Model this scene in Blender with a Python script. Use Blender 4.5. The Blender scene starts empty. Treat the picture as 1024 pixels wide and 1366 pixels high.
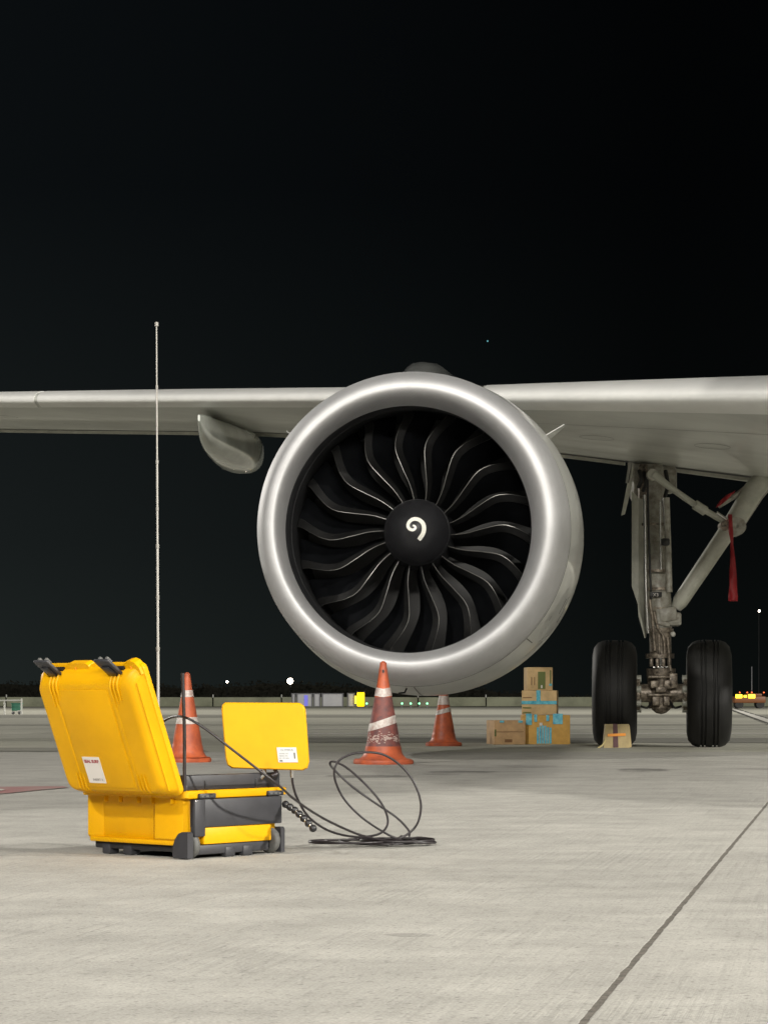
import bpy, bmesh, math, random
from mathutils import Vector, Matrix, noise
random.seed(7)
R = math.radians
sc = bpy.context.scene
COL = sc.collection

# ------------------------------------------------------------------ camera
CAM_H = 0.496
FPX = 3035.0                      # focal length in photo pixels (photo 1024 x 1366)
cam_d = bpy.data.cameras.new('camera')
cam = bpy.data.objects.new('camera', cam_d); COL.objects.link(cam)
cam.location = (0, 0, CAM_H); cam.rotation_euler = (R(90), 0, 0)
cam_d.sensor_fit = 'VERTICAL'; cam_d.sensor_height = 24.0
cam_d.lens = 24.0 * FPX / 1366.0
cam_d.shift_y = (935 - 683) / 1366.0
cam_d.clip_start = 0.05; cam_d.clip_end = 6000
sc.camera = cam

# ------------------------------------------------------------------ world
W = bpy.data.worlds.new('World'); sc.world = W; W.use_nodes = True
nt = W.node_tree; nt.nodes.clear()
def wn(t): return nt.nodes.new(t)
wo = wn('ShaderNodeOutputWorld'); bg = wn('ShaderNodeBackground')
tc = wn('ShaderNodeTexCoord'); sx = wn('ShaderNodeSeparateXYZ')
nt.links.new(tc.outputs['Generated'], sx.inputs[0])
ramp = wn('ShaderNodeValToRGB')
e = ramp.color_ramp.elements
e[0].position = 0.0;  e[0].color = (0.0120, 0.0155, 0.0148, 1)
e[1].position = 0.22; e[1].color = (0.0030, 0.0040, 0.0046, 1)
m = e.new(0.07); m.color = (0.0078, 0.0100, 0.0100, 1)
m = e.new(0.6); m.color = (0.0022, 0.0029, 0.0037, 1)
nt.links.new(sx.outputs['Z'], ramp.inputs[0])
# town glow: the sky low in the west (left) is a little brighter
gl = wn('ShaderNodeMapRange'); gl.inputs['From Min'].default_value = 0.12; gl.inputs['From Max'].default_value = -0.5
gl.inputs['To Min'].default_value = 0.28; gl.inputs['To Max'].default_value = 2.1
nt.links.new(sx.outputs['X'], gl.inputs['Value'])
mx = wn('ShaderNodeVectorMath'); mx.operation = 'SCALE'
nt.links.new(ramp.outputs[0], mx.inputs[0]); nt.links.new(gl.outputs[0], mx.inputs['Scale'])
nt.links.new(mx.outputs[0], bg.inputs['Color']); bg.inputs['Strength'].default_value = 1.0
nt.links.new(bg.outputs[0], wo.inputs[0])

# ------------------------------------------------------------------ light: apron floodlights behind the camera
def lamp(name, kind, loc, target, energy, color, **kw):
    d = bpy.data.lights.new(name, kind); d.energy = energy; d.color = color
    for k, v in kw.items(): setattr(d, k, v)
    o = bpy.data.objects.new(name, d); COL.objects.link(o); o.location = loc
    o.rotation_euler = (Vector(target) - Vector(loc)).to_track_quat('-Z', 'Y').to_euler()
    return o
lamp('added_faint_sun', 'SUN', (0, 0, 50), (10, 14, 0), 0.02, (0.8, 0.9, 1.0), angle=R(0.5))  # very weak sun lamp, added; no moon is known in this sky
WARM = (1.0, 0.96, 0.88)
lamp('terminal_floodlight', 'AREA', (5, -46, 19), (0, 16, 0.5), 27000, WARM, shape='RECTANGLE', size=30.0, size_y=2.0)
lamp('mast_floodlight', 'AREA', (22, -22, 30.5), (0, 16, 0.5), 11500, WARM, shape='DISK', size=1.3)
lamp('mast_floodlight', 'AREA', (-24, -16, 27), (0, 16, 0.5), 11500, WARM, shape='DISK', size=1.3)
lamp('mast_floodlight', 'AREA', (34, -5, 14), (-1, 9, 0.5), 17000, WARM, shape='DISK', size=1.0)
lamp('far_mast_floodlight', 'AREA', (-62, 100, 28), (-5, 110, 0), 56000, WARM, shape='DISK', size=2.0)
lamp('far_mast_floodlight', 'AREA', (66, 92, 28), (8, 105, 0), 56000, WARM, shape='DISK', size=2.0)

vs = sc.view_settings
vs.view_transform = 'Standard'; vs.look = 'None'; vs.gamma = 1; vs.use_curve_mapping = False
vs.exposure = 0.0
sc.render.engine = 'CYCLES'

# ------------------------------------------------------------------ materials
def mat(name, color, rough=0.5, metal=0.0, var=0.0, scale=6.0, bump=0.0, bscale=40.0, coat=0.0, spec=0.5,
        aniso=0.0, emit=None, estr=0.0, dark=None, rvar=0.0, stretch=(1, 1, 1)):
    m = bpy.data.materials.new(name); m.use_nodes = True
    n = m.node_tree; b = n.nodes['Principled BSDF']
    b.inputs['Roughness'].default_value = rough; b.inputs['Metallic'].default_value = metal
    b.inputs['Specular IOR Level'].default_value = spec
    b.inputs['Coat Weight'].default_value = coat; b.inputs['Anisotropic'].default_value = aniso
    t = n.nodes.new('ShaderNodeTexCoord'); mp = n.nodes.new('ShaderNodeMapping')
    mp.inputs['Scale'].default_value = stretch
    n.links.new(t.outputs['Object'], mp.inputs[0])
    if var > 0:
        ns = n.nodes.new('ShaderNodeTexNoise'); ns.inputs['Scale'].default_value = scale
        ns.inputs['Detail'].default_value = 8; ns.inputs['Roughness'].default_value = 0.65
        n.links.new(mp.outputs[0], ns.inputs['Vector'])
        cr = n.nodes.new('ShaderNodeValToRGB')
        d = dark if dark else tuple(c * (1 - var) for c in color)
        cr.color_ramp.elements[0].position = 0.36; cr.color_ramp.elements[0].color = (*d, 1)
        cr.color_ramp.elements[1].position = 0.62; cr.color_ramp.elements[1].color = (*color, 1)
        n.links.new(ns.outputs[0], cr.inputs[0]); n.links.new(cr.outputs[0], b.inputs['Base Color'])
        if rvar > 0:
            mr = n.nodes.new('ShaderNodeMapRange')
            mr.inputs['To Min'].default_value = rough + rvar; mr.inputs['To Max'].default_value = max(0.03, rough - rvar)
            n.links.new(ns.outputs[0], mr.inputs['Value']); n.links.new(mr.outputs[0], b.inputs['Roughness'])
    else:
        b.inputs['Base Color'].default_value = (*color, 1)
    if bump > 0:
        nb = n.nodes.new('ShaderNodeTexNoise'); nb.inputs['Scale'].default_value = bscale; nb.inputs['Detail'].default_value = 6
        n.links.new(mp.outputs[0], nb.inputs['Vector'])
        bp = n.nodes.new('ShaderNodeBump'); bp.inputs['Strength'].default_value = bump; bp.inputs['Distance'].default_value = 0.01
        n.links.new(nb.outputs[0], bp.inputs['Height']); n.links.new(bp.outputs[0], b.inputs['Normal'])
    if emit:
        b.inputs['Emission Color'].default_value = (*emit, 1); b.inputs['Emission Strength'].default_value = estr
    return m

def concrete(name, light, darkc, dark_spots=(), groove=0.0, k=1.0):
    m = bpy.data.materials.new(name); m.use_nodes = True
    n = m.node_tree; b = n.nodes['Principled BSDF']; L = n.links
    b.inputs['Roughness'].default_value = 0.82; b.inputs['Specular IOR Level'].default_value = 0.35
    t = n.nodes.new('ShaderNodeNewGeometry')
    def noi(scale, det=6, ro=0.6, st=None):
        v = t.outputs['Position']
        if st:
            mp = n.nodes.new('ShaderNodeMapping'); mp.inputs['Scale'].default_value = st; mp.inputs['Rotation'].default_value = (0, 0, R(-11.7)) ; L.new(v, mp.inputs[0]); v = mp.outputs[0]
        x = n.nodes.new('ShaderNodeTexNoise'); x.inputs['Scale'].default_value = scale; x.inputs['Detail'].default_value = det
        x.inputs['Roughness'].default_value = ro; L.new(v, x.inputs['Vector']); return x.outputs[0]
    def rng(v, a, c, lo, hi):
        x = n.nodes.new('ShaderNodeMapRange'); x.inputs['From Min'].default_value = a; x.inputs['From Max'].default_value = c
        x.inputs['To Min'].default_value = lo; x.inputs['To Max'].default_value = hi; L.new(v, x.inputs['Value']); return x.outputs[0]
    def mul(a, c):
        x = n.nodes.new('ShaderNodeMath'); x.operation = 'MULTIPLY'; L.new(a, x.inputs[0])
        if isinstance(c, float): x.inputs[1].default_value = c
        else: L.new(c, x.inputs[1])
        return x.outputs[0]
    big = rng(noi(0.33 * k, 5, 0.6), 0.35, 0.65, 0, 1)
    cr = n.nodes.new('ShaderNodeMix'); cr.data_type = 'RGBA'
    cr.inputs['A'].default_value = (*darkc, 1); cr.inputs['B'].default_value = (*light, 1); L.new(big, cr.inputs['Factor'])
    # mottling, long worn streaks, specks
    f = mul(rng(noi(3.5 * k, 8, 0.7), 0.3, 0.7, 0.80, 1.14), rng(noi(1.2, 6, 0.7, (1.0, 3.0, 1)), 0.3, 0.7, 0.92, 1.07))
    f = mul(f, rng(noi(60, 3, 0.6), 0.28, 0.44, 0.58, 1.0))
    f = mul(f, rng(noi(9, 6, 0.75, (0.8, 1.3, 1)), 0.60, 0.74, 1.0, 0.76))
    f = mul(f, rng(noi(170, 2, 0.5), 0.3, 0.7, 0.82, 1.14))
    f = mul(f, rng(noi(28, 7, 0.8, (0.7, 1.0, 1)), 0.58, 0.72, 1.0, 0.68))
    sep = n.nodes.new('ShaderNodeSeparateXYZ'); L.new(t.outputs['Position'], sep.inputs[0])
    wob = rng(noi(6, 8, 0.75), 0.3, 0.7, -1.5, 1.2)
    for (cx, cy, rx, ry, amt) in dark_spots:  # darker elliptical spots with noise-broken outlines
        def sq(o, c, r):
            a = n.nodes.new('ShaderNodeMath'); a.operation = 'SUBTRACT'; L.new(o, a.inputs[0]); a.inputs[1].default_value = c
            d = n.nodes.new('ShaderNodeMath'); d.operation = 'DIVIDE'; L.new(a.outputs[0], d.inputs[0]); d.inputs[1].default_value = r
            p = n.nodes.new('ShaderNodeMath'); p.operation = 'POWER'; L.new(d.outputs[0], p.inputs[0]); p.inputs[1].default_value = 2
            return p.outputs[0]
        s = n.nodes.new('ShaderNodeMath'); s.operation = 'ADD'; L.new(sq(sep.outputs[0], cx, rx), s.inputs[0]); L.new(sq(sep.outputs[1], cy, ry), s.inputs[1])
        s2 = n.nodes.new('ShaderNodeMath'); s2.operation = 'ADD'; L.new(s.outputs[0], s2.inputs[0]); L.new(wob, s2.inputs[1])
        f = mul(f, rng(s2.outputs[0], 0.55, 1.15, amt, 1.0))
    v = n.nodes.new('ShaderNodeVectorMath'); v.operation = 'SCALE'; L.new(cr.outputs['Result'], v.inputs[0]); L.new(f, v.inputs['Scale'])
    L.new(v.outputs[0], b.inputs['Base Color'])
    h = mul(noi(90, 5, 0.7), 0.5)
    add = n.nodes.new('ShaderNodeMath'); add.operation = 'ADD'; L.new(h, add.inputs[0])
    if groove > 0:   # broomed finish: parallel lines, worn away in patches
        mp = n.nodes.new('ShaderNodeMapping'); mp.inputs['Rotation'].default_value = (0, 0, R(11.7)); L.new(t.outputs['Position'], mp.inputs[0])
        m2 = n.nodes.new('ShaderNodeMapping'); m2.inputs['Scale'].default_value = (52, 1.6, 1); L.new(mp.outputs[0], m2.inputs[0])
        w = n.nodes.new('ShaderNodeTexNoise'); w.inputs['Scale'].default_value = 1.0; w.inputs['Detail'].default_value = 3; w.inputs['Roughness'].default_value = 0.6
        L.new(m2.outputs[0], w.inputs['Vector'])
        msk = rng(noi(0.8, 5, 0.65), 0.44, 0.62, 0.25, groove)
        L.new(mul(w.outputs[0], msk), add.inputs[1])
        v2 = n.nodes.new('ShaderNodeVectorMath'); v2.operation = 'SCALE'; L.new(v.outputs[0], v2.inputs[0]); L.new(rng(w.outputs[0], 0.30, 0.46, 0.90, 1.0), v2.inputs['Scale'])
        L.new(v2.outputs[0], b.inputs['Base Color'])
    else: L.new(mul(noi(20, 4), 0.5), add.inputs[1])
    bp = n.nodes.new('ShaderNodeBump'); bp.inputs['Strength'].default_value = 0.55; bp.inputs['Distance'].default_value = 0.004
    L.new(add.outputs[0], bp.inputs['Height']); L.new(bp.outputs[0], b.inputs['Normal'])
    return m

M = {}
M['lip'] = mat('polished_aluminium', (0.64, 0.64, 0.65), 0.62, 0.74, var=0.10, scale=3.5, rvar=0.03)
M['cowl'] = mat('pale_grey_paint', (0.66, 0.67, 0.64), 0.30, 0.0, var=0.16, scale=2.5, coat=0.5)
M['seam'] = mat('dark_seam', (0.03, 0.03, 0.03), 0.6)
M['mark'] = mat('faded_marking', (0.10, 0.10, 0.10), 0.6)
M['liner'] = mat('intake_liner', (0.016, 0.0165, 0.018), 0.5, var=0.3, scale=8)
M['blade'] = mat('black_composite', (0.0055, 0.006, 0.007), 0.40, var=0.35, scale=9, spec=0.14)
M['blade_edge'] = mat('titanium_edge', (0.030, 0.030, 0.030), 0.45, 0.6, var=0.25, scale=20)
M['blade_rim'] = mat('blade_edge_rim', (0.16, 0.158, 0.15), 0.38, 0.8)
M['spinner'] = mat('spinner_black', (0.014, 0.014, 0.016), 0.45, var=0.3, scale=10)
M['white'] = mat('white_paint', (0.78, 0.77, 0.70), 0.5, var=0.1, scale=30)
M['wing'] = mat('wing_grey', (0.60, 0.61, 0.57), 0.36, var=0.2, scale=1.6, stretch=(0.35, 1.0, 1.0), coat=0.15)
M['slat'] = mat('slat_metal', (0.86, 0.86, 0.84), 0.34, 0.25, var=0.08, scale=2.0)
M['fairing'] = mat('fairing_grey', (0.64, 0.67, 0.62), 0.2, var=0.15, scale=3.0, coat=0.5)
M['gear'] = mat('gear_paint', (0.42, 0.41, 0.36), 0.42, var=0.35, scale=14, dark=(0.22, 0.20, 0.16))
M['gear_light'] = mat('gear_panel_paint', (0.52, 0.52, 0.45), 0.45, var=0.2, scale=8)
M['gear_dirty'] = mat('gear_dirty_metal', (0.40, 0.34, 0.27), 0.4, 0.3, var=0.6, scale=30, dark=(0.075, 0.058, 0.045))
M['chrome'] = mat('chrome_piston', (0.75, 0.75, 0.73), 0.12, 1.0)
M['hose'] = mat('black_hose', (0.015, 0.015, 0.015), 0.5)
M['rubber'] = mat('tyre_rubber', (0.010, 0.0098, 0.0095), 0.62, var=0.4, scale=10, bump=0.15, bscale=60)
M['yellow'] = mat('yellow_plastic', (0.70, 0.355, 0.0), 0.45, var=0.10, scale=5, bump=0.06, bscale=420, spec=0.25)
M['anthracite'] = mat('anthracite_plastic', (0.033, 0.033, 0.038), 0.5, var=0.2, scale=18, bump=0.05, bscale=300)
M['black'] = mat('black_plastic', (0.015, 0.015, 0.017), 0.35)
M['wheel_grey'] = mat('grey_wheel', (0.105, 0.105, 0.10), 0.6, var=0.3, scale=40)
M['label'] = mat('label_paper', (0.66, 0.62, 0.58), 0.5)
M['label2'] = mat('label_silver', (0.55, 0.56, 0.56), 0.35)
M['redink'] = mat('red_ink', (0.28, 0.02, 0.03), 0.5)
M['greyink'] = mat('grey_ink', (0.12, 0.11, 0.10), 0.5)
M['steel'] = mat('steel', (0.55, 0.54, 0.52), 0.25, 1.0)
M['rodgrey'] = mat('rod_grey', (0.26, 0.25, 0.23), 0.5, 0.3)
M['cable'] = mat('cable_black', (0.020, 0.016, 0.018), 0.38, spec=0.5)
M['orange'] = mat('cone_orange', (0.58, 0.125, 0.045), 0.5, var=0.35, scale=9, dark=(0.36, 0.080, 0.040))
M['faded'] = mat('cone_grimy_red', (0.26, 0.080, 0.065), 0.6, var=0.4, scale=14, dark=(0.12, 0.055, 0.055))
M['band'] = mat('reflective_band', (0.70, 0.66, 0.62), 0.45, var=0.3, scale=18, dark=(0.42, 0.30, 0.27))
M['scuff'] = mat('scuffed_paint', (0.5, 0.38, 0.34), 0.7)
M['card'] = mat('cardboard', (0.58, 0.37, 0.19), 0.8, var=0.22, scale=9, bump=0.2, bscale=30)
M['card2'] = mat('cardboard_pale', (0.66, 0.46, 0.23), 0.8, var=0.22, scale=9, bump=0.2, bscale=30)
M['card3'] = mat('cardboard_ochre', (0.62, 0.36, 0.09), 0.8, var=0.2, scale=9, bump=0.2, bscale=30)
M['tape'] = mat('blue_tape', (0.05, 0.36, 0.52), 0.25, var=0.5, scale=22, dark=(0.18, 0.58, 0.68), coat=0.5)
M['print'] = mat('green_print', (0.14, 0.17, 0.05), 0.7)
M['ink_brown'] = mat('brown_print', (0.20, 0.10, 0.04), 0.7)
M['wood'] = mat('chock_wood', (0.46, 0.36, 0.18), 0.7, var=0.25, scale=12)
M['maroon'] = mat('chock_stripe', (0.10, 0.045, 0.05), 0.7)
M['orange_tape'] = mat('orange_tape', (0.85, 0.30, 0.02), 0.4)
M['rope'] = mat('rope', (0.5, 0.42, 0.2), 0.9)
M['streamer'] = mat('red_streamer', (0.36, 0.012, 0.018), 0.55, var=0.3, scale=10)
M['sealant'] = mat('joint_sealant', (0.15, 0.135, 0.115), 0.9, var=0.5, scale=30, bump=0.5, bscale=80)
M['grass'] = mat('far_grass', (0.20, 0.21, 0.12), 0.95, var=0.4, scale=0.8)
M['bank'] = mat('pale_barrier', (0.30, 0.31, 0.22), 0.9, var=0.35, scale=0.5)
M['leaf'] = mat('dark_foliage', (0.07, 0.068, 0.05), 0.9)
M['trunk'] = mat('bark', (0.06, 0.045, 0.03), 0.9)
M['cont'] = mat('container_grey', (0.46, 0.46, 0.48), 0.6, var=0.12, scale=1.0)
M['contdark'] = mat('container_frame', (0.12, 0.12, 0.13), 0.6)
M['bluepanel'] = mat('blue_lit_panel', (0.2, 0.2, 0.6), 0.5, emit=(0.15, 0.14, 0.9), estr=0.35)
M['signlit'] = mat('lit_yellow_sign', (0.8, 0.7, 0.0), 0.5, emit=(1.0, 0.62, 0.0), estr=1.6)
M['amber'] = mat('amber_lamp', (0.9, 0.6, 0.0), 0.5, emit=(1.0, 0.72, 0.03), estr=4.0)
M['redlamp'] = mat('red_lamp', (0.9, 0.1, 0.0), 0.5, emit=(1.0, 0.18, 0.06), estr=1.6)
M['greenlamp'] = mat('green_lamp', (0.2, 0.9, 0.4), 0.5, emit=(0.25, 1.0, 0.45), estr=3.0)
M['whitelamp'] = mat('white_lamp', (1, 1, 1), 0.5, emit=(1.0, 0.86, 0.72), estr=25.0)
M['starlamp'] = mat('faint_star', (0.3, 0.8, 0.8), 0.5, emit=(0.15, 0.45, 0.5), estr=1.0)
M['vehicle'] = mat('vehicle_orange', (0.16, 0.055, 0.015), 0.5)
M['railwhite'] = mat('rail_white', (0.62, 0.62, 0.58), 0.5)
M['bingreen'] = mat('green_bin', (0.05, 0.22, 0.15), 0.6)
M['redpaint'] = mat('worn_red_paint', (0.30, 0.12, 0.12), 0.8, var=0.4, scale=3.0, dark=(0.30, 0.22, 0.20))
M['whitepaint'] = mat('worn_white_paint', (0.62, 0.60, 0.55), 0.8, var=0.3, scale=5.0)
M['blackpaint'] = mat('black_paint', (0.05, 0.05, 0.045), 0.85)
M['dark_paving'] = concrete('dark_paving', (0.25, 0.245, 0.21), (0.20, 0.195, 0.165), k=0.5)
M['farconc'] = concrete('far_concrete', (0.43, 0.42, 0.355), (0.34, 0.335, 0.28), k=0.35)
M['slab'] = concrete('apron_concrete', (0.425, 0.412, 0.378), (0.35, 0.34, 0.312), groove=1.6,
                     dark_spots=[(0.53, 15.9, 0.24, 0.26, 0.55), (0.36, 15.4, 0.14, 0.16, 0.65), (0.8, 16.0, 0.3, 0.10, 0.8), (1.88, 16.4, 0.20, 0.32, 0.5), (1.75, 15.9, 0.12, 0.1, 0.7), (2.75, 16.6, 0.25, 0.15, 0.7),
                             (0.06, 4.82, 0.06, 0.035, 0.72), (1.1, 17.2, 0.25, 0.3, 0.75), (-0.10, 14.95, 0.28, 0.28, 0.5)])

# ------------------------------------------------------------------ mesh helpers
WORLD = {}      # object -> world location of its origin
def P(px, py, Y):
    return Vector(((px - 512) / FPX * Y, Y, CAM_H - (py - 935) / FPX * Y))
def GY(py): return FPX * CAM_H / (py - 935)

class MB:
    def __init__(s): s.v = []; s.f = []; s.m = []
    def add(s, verts, faces, mi=0):
        o = len(s.v); s.v += [Vector(v) for v in verts]
        for f in faces: s.f.append([i + o for i in f]); s.m.append(mi)
        return s
    def box(s, c, size, rot=None, bevel=0.0, mi=0, seg=2, M4=None):
        bm = bmesh.new(); bmesh.ops.create_cube(bm, size=1.0)
        for v in bm.verts: v.co = Vector((v.co.x * size[0], v.co.y * size[1], v.co.z * size[2]))
        if bevel > 0: bmesh.ops.bevel(bm, geom=bm.edges[:], offset=bevel, segments=seg, profile=0.5, affect='EDGES')
        c = Vector(c)
        def T(p):
            if rot is not None: p = rot @ p
            p = p + c
            return (M4 @ p) if M4 is not None else p
        bm.verts.index_update()
        s.add([T(v.co) for v in bm.verts], [[v.index for v in f.verts] for f in bm.faces], mi); bm.free(); return s
    def tube(s, pts, rad, n=12, cap=True, mi=0):
        pts = [Vector(p) for p in pts]
        if not isinstance(rad, (list, tuple)): rad = [rad] * len(pts)
        rings = []; up = None
        for i, p in enumerate(pts):
            t = (pts[min(i + 1, len(pts) - 1)] - pts[max(i - 1, 0)]).normalized()
            if up is None:
                a = Vector((0, 0, 1)) if abs(t.z) < 0.9 else Vector((1, 0, 0)); up = (a - t * a.dot(t)).normalized()
            else:
                up = (up - t * up.dot(t))
                up = up.normalized() if up.length > 1e-6 else Vector((1, 0, 0))
            b = t.cross(up)
            rings.append([p + (up * math.cos(2 * math.pi * k / n) + b * math.sin(2 * math.pi * k / n)) * rad[i] for k in range(n)])
        return s.loft(rings, cap, mi)
    def loft(s, rings, cap=True, mi=0, closed=True):
        n = len(rings[0]); vs_ = [p for r in rings for p in r]; fs = []
        for i in range(len(rings) - 1):
            for k in range(n if closed else n - 1):
                k2 = (k + 1) % n
                fs.append([i * n + k, i * n + k2, (i + 1) * n + k2, (i + 1) * n + k])
        if cap and closed:
            fs.append(list(range(n))[::-1]); fs.append([(len(rings) - 1) * n + k for k in range(n)])
        return s.add(vs_, fs, mi)
    def lathe(s, prof, org, ax, n=48, mi=0, closed=False):
        ax = Vector(ax).normalized(); a = Vector((0, 0, 1)) if abs(ax.z) < 0.9 else Vector((1, 0, 0))
        u = (a - ax * a.dot(ax)).normalized(); w = ax.cross(u); org = Vector(org)
        rings = [[org + ax * t + (u * math.cos(2 * math.pi * k / n) + w * math.sin(2 * math.pi * k / n)) * r for k in range(n)] for (t, r) in prof]
        return s.loft(rings, False, mi)
    def prism(s, poly, F, d0, d1, mi=0):        # poly 2-D points, F(x,y,d)->world
        n = len(poly)
        vs_ = [F(x, y, d0) for x, y in poly] + [F(x, y, d1) for x, y in poly]
        fs = [list(range(n))[::-1], [n + k for k in range(n)]] + [[k, (k + 1) % n, n + (k + 1) % n, n + k] for k in range(n)]
        return s.add(vs_, fs, mi)
    def ball(s, c, r, n=12, mi=0, sc3=(1, 1, 1)):
        c = Vector(c); rings = []
        for i in range(n // 2 + 1):
            th = math.pi * i / (n // 2); rr = max(math.sin(th), 1e-3)
            rings.append([c + Vector((math.cos(2 * math.pi * k / n) * rr * r * sc3[0], math.sin(2 * math.pi * k / n) * rr * r * sc3[1], -math.cos(th) * r * sc3[2])) for k in range(n)])
        return s.loft(rings, True, mi)
    def build(s, name, mats, parent=None, smooth=True, ang=38, kind=None, fixn=True):
        if not isinstance(mats, (list, tuple)): mats = [mats]
        off = WORLD.get(parent, Vector((0, 0, 0))) if parent else Vector((0, 0, 0))
        me = bpy.data.meshes.new(name)
        me.from_pydata([v - off for v in s.v], [], s.f)
        for m_ in mats: me.materials.append(m_)
        me.polygons.foreach_set('material_index', s.m)
        if fixn:
            bm = bmesh.new(); bm.from_mesh(me); bmesh.ops.recalc_face_normals(bm, faces=bm.faces[:]); bm.to_mesh(me); bm.free()
        if smooth:
            me.polygons.foreach_set('use_smooth', [True] * len(me.polygons)); me.set_sharp_from_angle(angle=R(ang))
        me.update()
        o = bpy.data.objects.new(name, me); COL.objects.link(o)
        if parent: o.parent = parent; WORLD[o] = off
        else: WORLD[o] = Vector((0, 0, 0))
        if kind: o['kind'] = kind
        return o

def thing(name, label, cat, loc, group=None):
    o = bpy.data.objects.new(name, None); COL.objects.link(o); o.location = loc; o.empty_display_size = 0.1
    o['label'] = label; o['category'] = cat
    if group: o['group'] = group
    WORLD[o] = Vector(loc); return o
def tag(o, label, cat, group=None):
    o['label'] = label; o['category'] = cat
    if group: o['group'] = group
    return o
def copy_tree(o, parent=None):
    c = o.copy(); COL.objects.link(c)
    if parent: c.parent = parent
    for ch in [x for x in bpy.data.objects if x.parent == o]: copy_tree(ch, c)
    return c
def smooth_path(pts, n=10):
    pts = [Vector(p) for p in pts]; out = []
    for i in range(len(pts) - 1):
        p0 = pts[max(i - 1, 0)]; p1 = pts[i]; p2 = pts[i + 1]; p3 = pts[min(i + 2, len(pts) - 1)]
        for k in range(n):
            t = k / n
            out.append(0.5 * ((2 * p1) + (p2 - p0) * t + (2 * p0 - 5 * p1 + 4 * p2 - p3) * t * t + (3 * p1 - p0 - 3 * p2 + p3) * t ** 3))
    return out + [pts[-1]]
def text_mesh(txt, name, size, F, material, parent, align='CENTER', bold=0.0):
    cu = bpy.data.curves.new('t', 'FONT'); cu.body = txt; cu.size = size; cu.align_x = align; cu.offset = bold; cu.extrude = 0.0002
    o = bpy.data.objects.new('t', cu); COL.objects.link(o)
    dg = bpy.context.evaluated_depsgraph_get(); me = bpy.data.meshes.new_from_object(o.evaluated_get(dg))
    mb = MB(); mb.add([F(v.co.x, v.co.y, v.co.z) for v in me.vertices], [list(p.vertices) for p in me.polygons])
    bpy.data.objects.remove(o); bpy.data.curves.remove(cu)
    return mb.build(name, material, parent, smooth=False, fixn=False)

# ================================================================== SETTING
g = MB(); g.add([(-3000, -300, -0.03), (3000, -300, -0.03), (3000, 4000, -0.03), (-3000, 4000, -0.03)], [[0, 1, 2, 3]])
g.build('ground', M['grass'], smooth=False, kind='structure')
# two near concrete slabs with ragged edges either side of a sealed joint
def jx(Y): return 0.302 + (Y - 3.49) * 0.2063
NEAR = 22.1
ys = []; y = -60.0
while y < NEAR:
    ys.append(y); y += 0.02 if 2.5 < y < 12 else (0.1 if 0 < y < 16 else 2.0)
ys.append(NEAR)
def jit(y, s): return 0.0014 * noise.noise(Vector((y * 9, s, 0))) * 2 + 0.0026 * max(0, noise.noise(Vector((y * 2.3, s, 4)))) + 0.0015 * noise.noise(Vector((y * 40, s, 9)))
for side, s0 in ((-1, 3.0), (1, 8.0)):
    mb = MB(); vs_ = []; fs = []
    for i, y in enumerate(ys):
        e_ = jx(y) + side * (0.0066 + jit(y, s0))
        vs_ += [(side * 120, y, 0), (e_ + side * 0.002, y, 0), (e_, y, -0.0004), (e_, y, -0.0012)]
    for i in range(len(ys) - 1):
        for k in range(3): fs.append([i * 4 + k, i * 4 + k + 1, i * 4 + k + 5, i * 4 + k + 4])
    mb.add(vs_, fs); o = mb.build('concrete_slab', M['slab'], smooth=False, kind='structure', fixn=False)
mb = MB(); mb.add([(jx(-60) - .03, -60, -.001), (jx(-60) + .03, -60, -.001), (jx(NEAR) + .03, NEAR, -.001), (jx(NEAR) - .03, NEAR, -.001)], [[0, 1, 2, 3]])
mb.build('joint_sealant', M['sealant'], smooth=False, kind='structure')
def sheet(name, pts, z, m_):
    mb = MB(); mb.add([(x, y, z) for x, y in pts], [list(range(len(pts)))]); return mb.build(name, m_, smooth=False, kind='structure')
sheet('apron_concrete', [(-300, NEAR), (300, NEAR), (300, 196), (-300, 196)], 0.0, M['farconc'])
sheet('dark_strip', [(-60, 22.15), (-1.7, 22.15), (-2.0, 23.9), (-60, 23.9)], 0.004, M['dark_paving'])  # thin strip in the darker ground colour
sheet('dark_strip', [(-1.2, 27.0), (60, 24.3), (60, 27.5), (-1.2, 30.5)], 0.004, M['dark_paving'])
sheet('dark_strip', [(-200, 62), (250, 75), (250, 92), (-200, 74)], 0.004, M['dark_paving'])
sheet('dark_strip', [(-200, 44), (250, 49), (250, 50.5), (-200, 45)], 0.004, M['dark_paving'])
sheet('painted_line', [(-1.4, 34.0), (40, 34.9), (40, 35.7), (-1.4, 34.7)], 0.004, M['whitepaint'])
sheet('painted_line', [(-1.4, 39.5), (40, 41.6), (40, 42.4), (-1.4, 40.0)], 0.004, M['whitepaint'])
# worn red marking at the left edge
def gp(px, py): Y = GY(py); return ((px - 512) / FPX * Y, Y)
sheet('red_marking', [gp(-60, 1064), gp(0, 1060), gp(45, 1055.5), gp(92, 1051.2), gp(84, 1049.5), gp(40, 1049.7), gp(0, 1050.2), gp(-60, 1050.6)], 0.004, M['redpaint'])
sheet('white_marking', [gp(-30, 1057.2), gp(3, 1056.2), gp(7, 1055), gp(-1, 1054), gp(-30, 1054.5)], 0.008, M['whitepaint'])
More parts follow.
